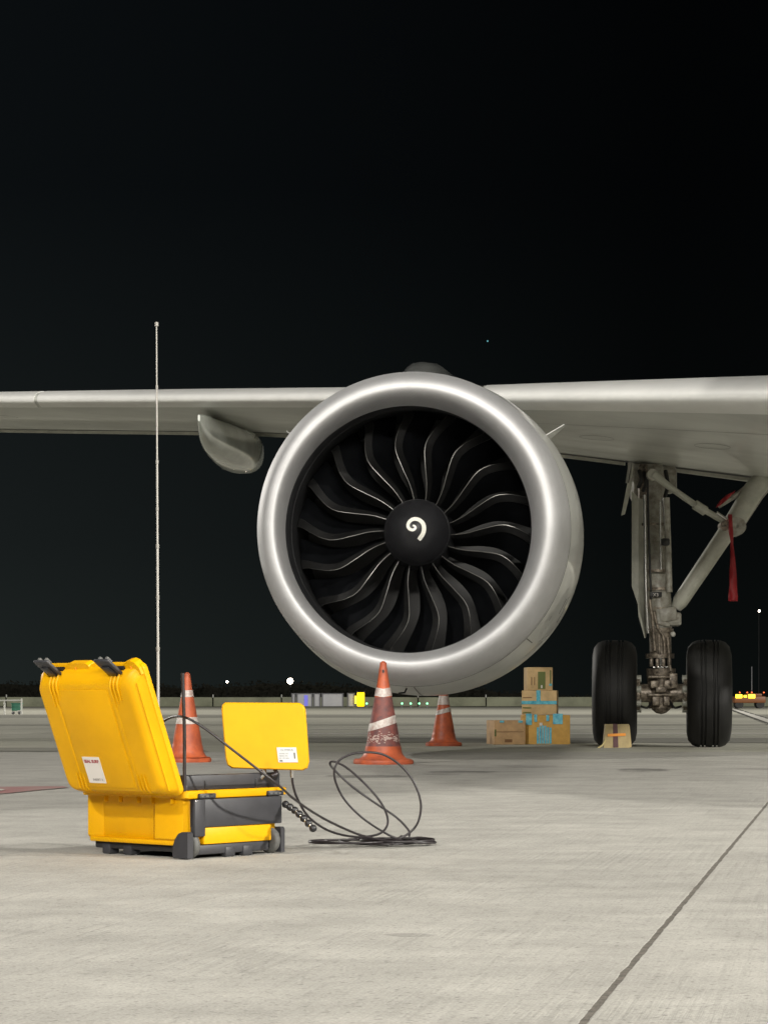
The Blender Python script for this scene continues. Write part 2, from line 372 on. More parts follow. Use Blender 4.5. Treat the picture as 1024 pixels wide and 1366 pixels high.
# pale taxi line edged with black dashes, far right
pa, pb = Vector((*gp(972, 944), 0)), Vector((*gp(1060, 974), 0))
d = (pb - pa); w_ = Vector((0.38, 0, 0))
mb = MB(); mb.add([pa - w_ * .5, pa + w_ * .5, pb + w_ * .35, pb - w_ * .35], [[0, 1, 2, 3]])
for v in mb.v: v.z = 0.009
mb.build('taxi_line', M['whitepaint'], smooth=False, kind='structure')
mb = MB()
for k in range(14):
    for sgn in (-1, 1):
        t0 = 1 - (1 - k / 14) ** 1.0; t0 = (k + (0.3 if sgn > 0 else 0)) / 14.3
        ya = 944 + 30 * t0; yb = ya + 1.6
        xa = 972 + 88 * t0 + sgn * (5 + 9 * t0); xb = xa + 5.5
        q = [gp(xa, ya), gp(xb, yb), gp(xb + .5, yb + 1.1), gp(xa - 0.5, ya + 1.1)]
        mb.add([(x, y, 0.014) for x, y in q], [[0, 1, 2, 3]])
mb.build('taxi_line_dashes', M['blackpaint'], smooth=False, kind='structure')

# low pale barrier at the far edge of the apron (segments with posts)
bar = thing('concrete_barrier', 'long low pale concrete barrier with small posts along the far edge of the apron', 'barrier', (0, 190, 0))
seg = MB(); seg.box((0, 0, 0.36), (5.9, 0.5, 0.72), bevel=0.05)
post = MB(); post.tube([(0, 0, 0.7), (0, 0, 0.95)], 0.05, 6)
first = None
for k in range(-9, 15):
    x = k * 6.0; y = 198 + (k + 9) * .3
    b_ = None
    mbs = MB(); mbs.v = [Vector((v.x, v.y + v.x * 0.05, v.z * 1.15)) + Vector((x, y, random.uniform(-.03, .03))) for v in seg.v]; mbs.f = [list(f) for f in seg.f]; mbs.m = list(seg.m)
    mbs.build('barrier_segment', M['bank'], bar, ang=30)
    mbp = MB(); mbp.v = [v + Vector((x + 3, y + .2, .1)) for v in post.v]; mbp.f = [list(f) for f in post.f]; mbp.m = list(post.m)
    mbp.build('post', M['railwhite'], bar)

# far dark trees: one mass behind the apron
mb = MB()
for i in range(9000):
    x = random.uniform(-85, 110); y = random.uniform(330, 350)
    top = 3.3 + 1.3 * noise.noise(Vector((x * 0.05, 1, 0))) + 0.7 * noise.noise(Vector((x * 0.25, 4, 0)))
    if x > -10: top *= max(0.25, 1 - (x + 10) / 70)
    z = random.uniform(0, 1) ** 0.8 * top
    c = Vector((x, y, z)); r_ = random.uniform(.15, .45)
    tri = [c + Vector((random.uniform(-r_, r_), random.uniform(-r_, r_), random.uniform(-r_, r_))) for _ in range(3)]
    mb.add(tri, [[0, 1, 2]])
ridge = []
for i in range(200):
    x = -85 + i
    top = 3.3 + 1.3 * noise.noise(Vector((x * 0.05, 1, 0))) + 0.7 * noise.noise(Vector((x * 0.25, 4, 0)))
    if x > -10: top *= max(0.25, 1 - (x + 10) / 70)
    ridge += [(x, 346, -.2), (x, 346 + 2 * noise.noise(Vector((x, 0, 0))), top * .86)]
mb.add(ridge, [[2 * i, 2 * i + 2, 2 * i + 3, 2 * i + 1] for i in range(199)])
mb.build('far_trees', M['leaf'], smooth=False, kind='stuff', fixn=False)
o = bpy.data.objects['far_trees']; tag(o, 'dark mass of trees on the horizon behind the far apron lamps', 'trees')

# ------------------------------------------------------------------ far things
YC = 186.0
def cx_(px, Y=YC): return (px - 512) / FPX * Y
def far_container(px0, px1, label, blue=False, ytop=925.3):
    x0, x1 = cx_(px0), cx_(px1); h = CAM_H + (935 - ytop) / FPX * YC
    t = thing('cargo_container', label, 'container', ((x0 + x1) / 2, YC, 0), 'grey containers in a row on the far apron')
    MB().box(((x0 + x1) / 2, YC, h / 2 + .02), (x1 - x0 - .1, 1.5, h - .06), bevel=.03).build('body', M['cont'], t)
    f = MB()
    for x in (x0 + .06, x1 - .06): f.box((x, YC - .77, h / 2), (.10, .06, h))
    f.box(((x0 + x1) / 2, YC - .77, h + .0), (x1 - x0, .08, .07)); f.build('frame', M['contdark'], t)
    if blue: MB().box((x1 - .55, YC - .76, h * .48), (.30, .03, h * .8)).build('lit_panel', M['bluepanel'], t)
far_container(389, 395, 'narrow grey container at the left end of the far container row')
far_container(395.5, 417.5, 'grey container with a blue lit strip on the far apron', True)
far_container(418, 428, 'narrow pale container between the blue-lit one and the wide one')
far_container(429, 458.5, 'widest plain grey container in the far row')
far_container(463, 473.5, 'small grey container beside the glowing yellow sign', ytop=925)
t = thing('lit_sign', 'glowing yellow box sign standing at the end of the far container row', 'sign', (cx_(482), YC - 1, 0))
MB().box((cx_(481.2), YC - 1, CAM_H + 2 / 16.3), (.62, .2, 1.15), bevel=.08).build('light_box', M['signlit'], t)
MB().box((cx_(474.3), YC - 1, CAM_H + 1.5 / 16.3), (.13, .12, .62), bevel=.02).build('side_lamp', M['amber'], t)
mb = MB()
for x in (476.5, 486): mb.tube([(cx_(x), YC - .85, 0), (cx_(x), YC - .85, 1.3)], .03, 6)
mb.build('frame', M['contdark'], t)
for i, (px, lab) in enumerate([(489, 'green taxiway light beside the glowing yellow sign'), (536, 'leftmost of the four green taxiway lights right of the front cone'),
              (547.6, 'second green taxiway light right of the front cone'), (559, 'third green taxiway light right of the front cone'), (569.5, 'green taxiway light nearest the right-hand cone')]):
    Yg = 160; x = cx_(px, Yg); z = CAM_H - 3.5 / FPX * Yg
    t = thing('taxiway_light', lab, 'light', (x, Yg, 0), 'green taxiway lights')
    MB().tube([(x, Yg, 0), (x, Yg, z - .04)], .04, 8).build('stem', M['contdark'], t)
    MB().ball((x, Yg, z), .07, 10).build('lamp', M['greenlamp'], t)
def mast_light(px, py, Y, r, label, m_='whitelamp'):
    p = P(px, py, Y); t = thing('lamp_post', label, 'lamp', (p.x, p.y, 0))
    MB().tube([(p.x, Y + .3, 0), (p.x, Y + .3, p.z + .1)], [.07, .04], 8).build('pole', M['black'], t)
    mb = MB(); mb.box((p.x, Y + .25, p.z + .02), (r * 1.3, .2, r * 1.3), bevel=.03); mb.build('housing', M['black'], t)
    MB().ball((p.x, Y, p.z), r, 14).build('bulb', M[m_], t)
mast_light(387, 908.5, 300, .38, 'brightest white lamp on the horizon left of the engine')
mast_light(303, 909.5, 300, .14, 'small white lamp on the horizon left of the brightest lamp')
mast_light(1012, 815, 300, .13, 'small white lamp in the dark above the right wheel')
o = MB().ball(P(650, 455, 900), .32, 8).build('star', M['starlamp']); tag(o, 'faint blue-green star in the black sky above the engine', 'star')
# service tug with amber lamps, far right
Yv = 150; t = thing('airport_tug', 'low orange service vehicle with two glowing amber lamps at the far right', 'vehicle', (cx_(996, Yv), Yv, 0))
x0, x1 = cx_(977, Yv), cx_(1019, Yv)
MB().box(((x0 + x1) / 2, Yv, .58), (x1 - x0, 1.1, .45), bevel=.08).box(((x0 + x1) / 2 + .3, Yv, .88), (1.0, 1.0, .2), bevel=.06).build('body', M['vehicle'], t)
for px, w, h in ((983, .42, .24), (1000, .44, .25), (991.5, .2, .14)):
    MB().box((cx_(px, Yv), Yv - .57, CAM_H + 6.2 / FPX * Yv), (w, .06, h), bevel=.02).build('amber_lamp', M['amber'], t)
for px in (985, 995, 1001, 1017): MB().ball((cx_(px, Yv), Yv - .3, 1.05), .05, 8).build('beacon', M['redlamp'], t)
MB().tube([(cx_(1002, Yv), Yv, 1.0), (cx_(1002, Yv), Yv, 2.75)], .025, 6).build('aerial', M['contdark'], t)
for x in (x0 + .35, x1 - .35):
    MB().lathe([(-.5, .02), (-.5, .27), (.5, .27), (.5, .02)], (x, Yv, .27), (0, 1, 0), 16).build('wheel', M['rubber'], t)
# railing and bin, far left
Yr = 82; zt = CAM_H + .2 / FPX * Yr
t = thing('railing', 'white tubular railing at the far left edge of the apron', 'railing', (cx_(10, Yr), Yr, 0))
zt = CAM_H
MB().tube([(cx_(-60, Yr), Yr, zt), (cx_(29, Yr), Yr, zt + .02)], .025, 8).build('top_rail', M['railwhite'], t)
for px in (-40, 6.5, 29): MB().tube([(cx_(px, Yr), Yr, 0), (cx_(px, Yr), Yr, zt + (.08 if px == 29 else 0))], .032, 8).build('post', M['railwhite'], t)
MB().tube([(cx_(23, Yr), Yr, .12), (cx_(30, Yr), Yr, .16)], .02, 6).build('lower_rail', M['railwhite'], t)
t = thing('wheeled_bin', 'small green wheeled bin standing behind the white railing', 'bin', (cx_(17, Yr), Yr + 1, 0))
MB().box((cx_(17.2, Yr), Yr + 1, .26), (.36, .3, .26), bevel=.03).box((cx_(17.2, Yr), Yr + 1, .40), (.40, .34, .04), bevel=.01).build('body', M['bingreen'], t)
for px in (12.5, 21): MB().ball((cx_(px, Yr), Yr + .9, .06), .06, 10).build('wheel', M['contdark'], t)

# ================================================================== AIRLINER
YAW = R(6.8)
A = Vector((math.sin(YAW), math.cos(YAW), 0)); S = Vector((math.cos(YAW), -math.sin(YAW), 0)); Zv = Vector((0, 0, 1))
L0 = Vector((0.185, 18.17, 0)); ZE = 1.897
def AC(a, s, z): return L0 + A * a + S * s + Zv * z
plane = thing('airliner', 'grey twin-engined airliner parked on the apron, seen from ahead under its wing', 'airplane', AC(6.7, 2.1, 0))
E0 = AC(0, 0, ZE)
# intake lip
outer = [(0.5 - 0.5 * max(0, math.cos(t)) ** .90, 1.11 + 0.172 * math.sin(t) ** .90) for t in [math.pi / 2 * k / 20 for k in range(21)]]
inner = [(0.42 - 0.42 * max(0, math.cos(t)) ** .90, 1.11 - 0.10 * math.sin(t) ** .90) for t in [math.pi / 2 * k / 20 for k in range(20, 0, -1)]]
cowl_prof = [(.504, 1.283), (.6, 1.297), (.8, 1.322), (1.0, 1.342), (1.25, 1.356), (1.5, 1.358), (1.8, 1.345), (2.1, 1.318), (2.5, 1.25), (2.9, 1.15), (3.3, 1.02), (3.32, 1.0), (3.2, 1.0)]
cowl = MB().lathe(cowl_prof, E0, A, 128).build('engine_cowling', M['cowl'], plane)
def canted(prof, offs_, n=160):
    rings = []
    for (a, r), o_ in zip(prof, offs_):
        c = E0 + A * a + S * o_
        rings.append([c + (Zv * math.cos(2 * math.pi * k / n) + S * math.sin(2 * math.pi * k / n)) * r for k in range(n)])
    return MB().loft(rings, False)
lip_prof = inner + outer
lip_off = [.014 - .055 * (i_[0] / .42) ** .7 for i_ in inner] + [.014 * (1 - o_[0] / .5) for o_ in outer]
canted(lip_prof, lip_off).build('intake_lip', M['lip'], cowl)
MB().lathe([(.4965, 1.2795), (.497, 1.2835), (.507, 1.2845), (.508, 1.280)], E0, A, 128).build('lip_seam', M['seam'], cowl)
lin = [(.42, 1.010), (.43, 1.003), (.55, 1.002), (.555, 1.012), (.58, 1.012), (.585, 1.006), (.75, 1.012), (.8, 1.03), (1.4, 1.04), (1.75, 1.0)]
canted(lin, [-.041, -.040, -.022, -.022, -.018, -.018, -.004, 0, 0, 0], 96).build('intake_liner', M['liner'], cowl)
MB().lathe([(1.5, .0), (1.5, 1.045)], E0, A, 64).build('rear_bulkhead', M['hose'], cowl)
for k in range(44):
    pass
# exhaust core
MB().lathe([(2.9, .9), (3.3, .72), (3.9, .55), (4.3, .44), (4.9, .08)], E0, A, 48).build('exhaust_core', M['gear_dirty'], cowl)
# spinner
spn = [(a_ - .2, r_) for a_, r_ in [(.62, .001), (.622, .02), (.635, .055), (.665, .10), (.715, .152), (.785, .205), (.86, .245), (.93, .270), (.965, .276), (1.3, .30)]]
def spa(r):
    for (a0, r0), (a1, r1) in zip(spn, spn[1:]):
        if r0 <= r <= r1: return a0 + (a1 - a0) * (r - r0) / (r1 - r0)
    return .765
sp = MB().lathe(spn, E0, A, 64); sp.build('spinner', M['spinner'], cowl)
MB().lathe([(.74, .2715), (.741, .2755), (.755, .2785), (.756, .274)], E0, A, 64).build('spinner_ring', M['blade'], cowl)
SR = -S  # camera sees +S to the right; blade angles measured in the (S, Z) plane
def EP(a, x, z): return E0 + A * a + S * x + Zv * z
path = [(432, 556), (452, 560), (462, 582), (446, 602), (418, 604), (388, 585), (378, 545), (400, 503), (445, 480), (500, 492), (540, 530), (553, 580), (545, 635), (520, 680), (494, 712)]
pp = smooth_path([Vector((x, y, 0)) for x, y in path], 8)
vs_ = []; fs = []
for i, p in enumerate(pp):
    t_ = (pp[min(i + 1, len(pp) - 1)] - pp[max(i - 1, 0)]).normalized(); nrm = Vector((-t_.y, t_.x, 0))
    w = 9 + 13 * min(1, i / (len(pp) * .55))
    if i > len(pp) - 5: w *= .9
    for sgn in (-1, 1):
        q = p + nrm * w * sgn; x = (q.x - 490) * .000737 + .042; z = -(q.y - 600) * .000737
        rr = math.hypot(x, z); vs_.append(EP(spa(rr) - .003, x, z))
for i in range(len(pp) - 1): fs.append([2 * i, 2 * i + 1, 2 * i + 3, 2 * i + 2])
mb = MB(); mb.add(vs_, fs); mb.build('swirl_mark', M['white'], cowl, fixn=False)
# fan blades
offs = [(.25, 0), (.40, .022), (.55, .075), (.70, .120), (.80, .106), (.90, .060), (1.0, .008)]
def interp(tab, x):
    for (x0, y0), (x1, y1) in zip(tab, tab[1:]):
        if x <= x1: 
            t = max(0, (x - x0) / (x1 - x0)); t = t * t * (3 - 2 * t) if False else t
            return y0 + (y1 - y0) * t
    return tab[-1][1]
def csm(tab, x):   # smooth interpolation (Catmull-Rom on a table)
    xs = [t[0] for t in tab]; ys_ = [t[1] for t in tab]
    i = max(0, min(len(xs) - 2, next((k for k in range(len(xs) - 1) if x <= xs[k + 1]), len(xs) - 2)))
    t = (x - xs[i]) / (xs[i + 1] - xs[i]); p0 = ys_[max(i - 1, 0)]; p1 = ys_[i]; p2 = ys_[i + 1]; p3 = ys_[min(i + 2, len(xs) - 1)]
    return 0.5 * (2 * p1 + (p2 - p0) * t + (2 * p0 - 5 * p1 + 4 * p2 - p3) * t * t + (3 * p1 - p0 - 3 * p2 + p3) * t ** 3)
def blade(th):
    mb = MB(); N = 26
    rows = []
    for i in range(N + 1):
        r = .262 + (1.022 - .262) * i / N
        o_ = .88 * csm(offs, r)
        # local frame at angle th: radial er, tangential et (counter-clockwise seen from the front)
        le_a = .8 - .05 * math.sin(math.pi * min(1, max(0, (r - .27) / .73))) + .06 * max(0, (r - .8) / .2) ** 2
        tw = csm([(.25, .07), (.45, .10), (.6, .15), (.75, .22), (.9, .26), (1.0, .27)], r)      # tangential run, clockwise
        ax = csm([(.25, .32), (.5, .30), (.75, .25), (1.0, .20)], r)
        L = math.hypot(tw, ax); dirT, dirA = -tw / L, ax / L           # chord direction (tangential, axial)
        nT, nA = -dirA, dirT                                            # normal, towards -tangential/front
        sh = csm([(.25, .024), (.6, .042), (.85, .055), (1.0, .065)], r)  # metal edge width in projection
        sc_ = sh / max(.35, tw / L)
        sc_ = min(sc_, .2)
        row = []
        # section loop: pressure side outwards ... nose ... suction side
        th_ = .010
        secs = [(L, .0), (.75 * L, -.035 * L), (.5 * L, -.05 * L), (sc_ + .010, -.005 - .03 * sc_), (sc_, -.013 - .03 * sc_), (.004, -.004), (0, 0), (.003, .004), (sc_, .015 - .03 * sc_), (sc_ + .010, .004 - .03 * sc_), (.5 * L, -.05 * L + th_ * 1.4), (.75 * L, -.035 * L + th_)]
        for (c, nn) in secs:
            T_ = o_ + dirT * c + nT * nn; a_ = le_a + dirA * c + nA * nn
            et = (-math.sin(th), math.cos(th)); er = (math.cos(th), math.sin(th))
            x = er[0] * r + et[0] * T_; z = er[1] * r + et[1] * T_
            rr = math.hypot(x, z); 
            if rr > 1.028: x *= 1.028 / rr; z *= 1.028 / rr
            row.append(EP(a_, x, z))
        rows.append(row)
    n = len(rows[0])
    for i in range(N):
        for k in range(n):
            k2 = (k + 1) % n
            mi = 2 if k in (3, 5, 6, 8) else (1 if k in (4, 7) else 0)
            mb.add([rows[i][k], rows[i][k2], rows[i + 1][k2], rows[i + 1][k]], [[0, 1, 2, 3]], mi)
    return mb
def weld(o, d=1e-4):
    bm = bmesh.new(); bm.from_mesh(o.data); bmesh.ops.remove_doubles(bm, verts=bm.verts[:], dist=d)
    bmesh.ops.recalc_face_normals(bm, faces=bm.faces[:]); bm.to_mesh(o.data); bm.free()
    o.data.polygons.foreach_set('use_smooth', [True] * len(o.data.polygons)); o.data.set_sharp_from_angle(angle=R(28)); o.data.update()
PH = R(-3.8)
for k in range(18):
    o = blade(PH + k * 2 * math.pi / 18).build('fan_blade', [M['blade'], M['blade_edge'], M['blade_rim']], cowl, fixn=False); weld(o)
# lower-left stencilled marks on the lip, panel lines, latches, strakes, drain mast
def cowl_pt(a, ang, up=0.002):
    r = None
    for (a0, r0), (a1, r1) in zip(cowl_prof, cowl_prof[1:]):
        if a0 <= a <= a1: r = r0 + (r1 - r0) * (a - a0) / (a1 - a0); break
    if r is None: 
        for (a0, r0), (a1, r1) in zip(outer, outer[1:]):
            if a0 <= a <= a1: r = r0 + (r1 - r0) * (a - a0) / (a1 - a0); break
    r += up; return EP(a, math.cos(ang) * r, math.sin(ang) * r)
mb = MB()
random.seed(3)
for k in range(26):
    an = R(205 + k * 1.05)
    if k % 7 == 5: continue
    l = random.uniform(.010, .022); da = R(.28)
    mb.add([cowl_pt(.20, an - da), cowl_pt(.20, an + da * random.uniform(.1, 1)), cowl_pt(.20 + l, an + da * random.uniform(.1, 1)), cowl_pt(.20 + l, an - da)], [[0, 1, 2, 3]])
mb.build('stencil_marks', M['mark'], cowl, smooth=False, fixn=False)['kind'] = 'stuff'
def strip(a0, t0, a1, t1, w, up=.003, n=14):
    mb = MB(); vs2 = []; 
    for i in range(n + 1):
        t = i / n; a = a0 + (a1 - a0) * t; an = t0 + (t1 - t0) * t
        da, dt = (0, w / 1.33) if abs(a1 - a0) > abs(t1 - t0) else (w, 0)
        vs2 += [cowl_pt(a - da / 2, an - dt / 2, up), cowl_pt(a + da / 2, an + dt / 2, up)]
    mb.add(vs2, [[2 * i, 2 * i + 1, 2 * i + 3, 2 * i + 2] for i in range(n)]); return mb
for an in (R(-44), R(-90)): strip(.51, an, .8 if an > R(-60) else 2.9, an, .008).build('panel_line', M['seam'], cowl, fixn=False)
strip(1.55, R(-85), 1.55, R(75), .006, n=50).build('panel_line', M['seam'], cowl, fixn=False)
for (a, an, mm, w) in ((.9, 2, 'white', .018), (1.15, -8, 'white', .02), (1.1, -5.5, 'seam', .012), (1.2, -16, 'white', .015), (1.35, -40, 'signlit', .03), (1.0, -30, 'mark', .06), (1.12, -28, 'mark', .05), (1.2, -33, 'mark', .06), (.75, -34, 'mark', .02)):
    h = R(w * (100 if mm == 'mark' else 45))
    mb = MB(); mb.add([cowl_pt(a, R(an)), cowl_pt(a + w * .6, R(an)), cowl_pt(a + w * .6, R(an) + h), cowl_pt(a, R(an) + h)], [[0, 1, 2, 3]])
    mb.build('latch_mark' if mm != 'signlit' else 'lit_inspection_light', M['mark' if mm == 'mark' else mm] if mm != 'signlit' else M['white'], cowl, fixn=False)
for sgn, an in ((1, R(38)), (-1, R(142))):
    a0 = 1.0 if sgn > 0 else .75
    h = .17 if sgn > 0 else .10
    d_ = Vector((math.cos(an), 0, math.sin(an)))
    def sF(x, y, t): # x along a, y outward, t thickness along tangent
        base = cowl_pt(min(x, 2.6), an, 0)
        tg = S * (-math.sin(an)) + Zv * math.cos(an)
        return base + (S * math.cos(an) + Zv * math.sin(an)) * y + tg * t
    poly = [(a0, -.02), (a0 + .22, h), (a0 + .34, h), (a0 + .42, -.02)]
    MB().prism(poly, sF, -.004, .004).build('strake', M['cowl'], cowl)
mb = MB(); mb.tube([cowl_pt(.62, R(-93), -.01), cowl_pt(.62, R(-93), .0) + Vector((-.02, 0, -.035)), cowl_pt(.55, R(-93), .0) + Vector((-.06, 0, -.05))], .008, 8); mb.build('drain_mast', M['seam'], cowl)

# pylon
rings = []
for (a, w, zb, zt) in [(1.5, .02, 3.16, 3.24), (1.8, .13, 3.1, 3.40), (2.2, .19, 3.0, 3.53), (2.7, .215, 3.0, 3.60), (3.3, .22, 2.9, 3.61), (4.0, .2, 2.7, 3.56), (5.5, .12, 2.8, 3.3)]:
    rr = []
    for k in range(20):
        an = 2 * math.pi * k / 20; cxx = abs(math.cos(an)) ** .8 * (1 if math.cos(an) >= 0 else -1); czz = abs(math.sin(an)) ** .8 * (1 if math.sin(an) >= 0 else -1)
        rr.append(AC(a, cxx * w - .115 * max(0, 1 - max(0, a - 2.6) / 1.5), (zb + zt) / 2 + czz * (zt - zb) / 2))
    rings.append(rr)
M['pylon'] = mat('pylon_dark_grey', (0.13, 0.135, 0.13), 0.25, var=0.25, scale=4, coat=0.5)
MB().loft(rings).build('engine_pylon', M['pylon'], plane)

# wing
def naca(x, t): return 5 * t * (.2969 * math.sqrt(x) - .126 * x - .3516 * x * x + .2843 * x ** 3 - .1015 * x ** 4)
LEa = lambda s: 3.0 - .51 * s
def TEa(s): return 8.2 + (-(s + .7) * .30 if s < -.7 else 0) + (0.06 * (s + .7) if s > -.7 else 0)
ZT = [(-9.5, 4.17), (-5, 3.83), (0, 3.475), (3, 3.355), (5.2, 3.25)]
ZTE = [(-9.5, 4.15), (-6, 3.90), (-2.65, 3.705), (.9, 3.335), (3.3, 3.00), (5.2, 2.76)]
THK = [(-9.5, .075), (-5, .082), (0, .080), (3, .100), (5.2, .110)]
def wing_pt(s, x, side, extra=0.0):
    c = TEa(s) - LEa(s); t = interp(THK, s); yt = naca(max(x, 0), t) * c
    zt = interp(ZT, s); zle = zt - naca(.13, t) * c * .90; zte = interp(ZTE, s)
    camber = .010 * c * math.sin(math.pi * x)
    zz = zle + (zte - zle) * x - camber * .3
    e_ = extra
    # leading edge normal offset
    return AC(LEa(s) + x * c - (e_ if x < .01 else 0), s, zz + side * (yt * (1.0 if side > 0 else .60) + (e_ if x >= .002 else 0)))
SS = [-9.5 + .5 * k for k in range(30)]; SS = [s for s in SS if s <= 5.0]
xu = [.0, .002, .006, .012, .02, .035, .05, .075, .1, .14, .2, .3, .45, .6, .72, .8]
rings = []
for s in SS:
    rr = [wing_pt(s, x, 1) for x in xu[::-1]] + [wing_pt(s, x, -1) for x in xu[1:]]
    rings.append(rr)
wing = MB().loft(rings).build('wing', M['wing'], plane, ang=50)
def slat(s0, s1, n, nm='slat', mm='slat'):
    xs = [0, .002, .006, .012, .02, .035, .05, .075, .1]; xl = [0.002, .006, .012, .02, .032, .045]
    rings = []
    for i in range(n + 1):
        s = s0 + (s1 - s0) * i / n
        out = [wing_pt(s, x, 1, .006) for x in xs[::-1]] + [wing_pt(s, x, -1, .006) for x in xl]
        inn = [wing_pt(s, x, -1, -.004) for x in xl[::-1]] + [wing_pt(s, x, 1, -.004) for x in xs]
        rings.append(out + inn)
    return MB().loft(rings).build(nm, M[mm], wing, ang=50)
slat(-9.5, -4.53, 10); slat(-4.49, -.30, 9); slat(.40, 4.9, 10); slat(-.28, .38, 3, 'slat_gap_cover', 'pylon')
# flaps: separate surfaces behind the wing box
for s0, s1 in ((-9.5, -.72), (-.68, 1.62), (1.66, 4.9)):
    rings = []
    for i in range(9):
        s = s0 + (s1 - s0) * i / 8
        up = [wing_pt(s, x, 1, -.002) for x in (1.0, .95, .9, .85, .825)]; lo = [wing_pt(s, x, -1, -.002) + Vector((0, 0, -.05 + .03 * (x - .83) / .17)) for x in (.84, .86, .9, .95, 1.0)]
        rings.append(up + lo)
    MB().loft(rings).build('flap', M['gear_light'], wing, ang=30)
# panel lines and access panels below the wing
mb = MB()
for x_ in (.16,):
    for (sa, sb) in ((.8, 4.6),):
        v2 = []
        for i in range(21):
            s = sa + (sb - sa) * i / 20
            v2 += [wing_pt(s, x_, -1) + Vector((0, 0, -.002)), wing_pt(s, x_ + .0016, -1) + Vector((0, 0, -.002))]
        mb.add(v2, [[2 * i, 2 * i + 1, 2 * i + 3, 2 * i + 2] for i in range(20)])
mb.build('panel_line', M['seam'], wing, fixn=False)
mb = MB()
for (s, x_) in ((-5.2, .22), (-4.5, .42), (-3.5, .7), (-3.0, .72), (1.4, .3), (2.5, .3)):
    pts = []
    for k in range(16):
        an = 2 * math.pi * k / 16; pts.append((s + .17 * math.cos(an), x_ + .03 * math.sin(an)))
    for k in range(16):
        a, b = pts[k], pts[(k + 1) % 16]
        mb.add([wing_pt(a[0], a[1], -1) + Vector((0, 0, -.003)), wing_pt(b[0], b[1], -1) + Vector((0, 0, -.003)), wing_pt(b[0], b[1] + .003, -1) + Vector((0, 0, -.003)), wing_pt(a[0], a[1] + .003, -1) + Vector((0, 0, -.003))], [[0, 1, 2, 3]])
mb.build('access_panel', M['seam'], wing, fixn=False)
o = MB().ball(P(828, 614, 25.6), .02, 10).build('underwing_light', M['amber'], wing)

# fuselage, to the right of the picture: it shades the apron and shows in the cowling
fus = []
for (a, r, dz) in [(-11.2, .05, -.55), (-11.0, .45, -.5), (-10.4, .95, -.38), (-9.4, 1.42, -.2), (-8.0, 1.78, -.06), (-6.0, 1.975, 0), (0, 1.975, 0), (12, 1.975, 0), (17, 1.7, .3), (22, .9, .9), (24.5, .3, 1.4)]:
    fus.append([AC(a, 5.75 + r * math.cos(2 * math.pi * k / 48), 4.0 + dz + r * 1.03 * math.sin(2 * math.pi * k / 48)) for k in range(48)])
MB().loft(fus).build('fuselage', M['cowl'], plane)
mb = MB()
for (sa, sb) in ((-9.4, -.8), (-.6, 4.8)):
    v2 = []
    for i in range(25):
        s = sa + (sb - sa) * i / 24
        v2 += [wing_pt(s, .802, -1) + Vector((0, 0, -.004)), wing_pt(s, .838, -1) + Vector((0, 0, -.010))]
    mb.add(v2, [[2 * i, 2 * i + 1, 2 * i + 3, 2 * i + 2] for i in range(24)])
mb.build('flap_cove', M['seam'], wing, fixn=False)['kind'] = 'stuff'
# flap track fairing
def P2(px, py, Y): return P(px, py, Y)
rings = []
for (Y, cxp, hw, ytop, ybot) in [(22.55, 265.5, 1.5, 553, 562), (22.75, 269, 5.5, 553, 578), (23.1, 275, 10.5, 554, 592), (23.6, 284, 17, 558, 604), (24.2, 295, 23.5, 562, 614), (25.0, 307, 29, 567, 623), (25.9, 317, 32, 572, 629.5), (26.8, 322.5, 29.5, 576, 632), (27.6, 325, 27, 579, 632), (27.9, 326, 24.5, 582, 629), (28.0, 326, 17, 590, 620)]:
    rr = []
    for k in range(24):
        an = 2 * math.pi * k / 24; c_, s_ = math.cos(an), math.sin(an)
        ex = .75
        xx = cxp + hw * (abs(c_) ** ex) * (1 if c_ > 0 else -1)
        yy = (ytop + ybot) / 2 - (ybot - ytop) / 2 * (abs(s_) ** .9) * (1 if s_ > 0 else -1)
        rr.append(P(xx, yy, Y))
    rings.append(rr)
MB().loft(rings).build('flap_track_fairing', M['fairing'], plane, ang=60)

# ------------------------------------------------------------------ main landing gear
YG = 24.67
def G(px, py, dy=0.0): return P(px, py, YG + dy)
axc = (G(820, 924) + G(944, 925)) / 2; axc.y = YG
leg = MB().tube([G(869, 628, .35), G(871, 700, .2), G(876, 770, .05), G(878, 800, 0), G(879, 838, 0)], [.135, .135, .128, .135, .135], 28).build('gear_leg', M['gear'], plane)
MB().tube([G(879, 836), G(880, 842), G(880.5, 872), G(880.5, 876)], [.135, .118, .118, .15], 28).build('lower_cylinder', M['gear_dirty'], leg)
MB().tube([G(880.5, 872), G(881, 905)], .085, 24).build('piston', M['chrome'], leg)
for yy, r_, h in ((762, .142, .03), (786, .140, .03), (841, .148, .035), (875, .155, .05), (700, .142, .025), (812, .14, .02)):
    xx = 871 + (yy - 700) * .085 if yy < 800 else 879.5
    MB().lathe([(-h / 2, r_ - .03), (-h / 2, r_), (h / 2, r_), (h / 2, r_ - .03)], G(min(xx, 880.5), yy), (0, 0, 1), 28).build('collar', M['gear_dirty'], leg)
MB().box(G(862, 644, .3), (.34, .3, .42), bevel=.05).box(G(884, 640, .42), (.28, .25, .30), bevel=.05).build('trunnion', M['gear'], leg)
MB().box(G(857, 650, .05), (.10, .12, .50), bevel=.02).build('actuator', M['gear_dirty'], leg)
for x_, y0, y1 in ((852, 628, 650), (858, 630, 655), (887, 628, 664)):
    MB().tube(smooth_path([G(x_, y0, -.05), G(x_ + 3, (y0 + y1) / 2, -.12), G(x_ - 1, y1, -.05)], 6), .022, 8).build('hydraulic_line', M['hose'], leg)
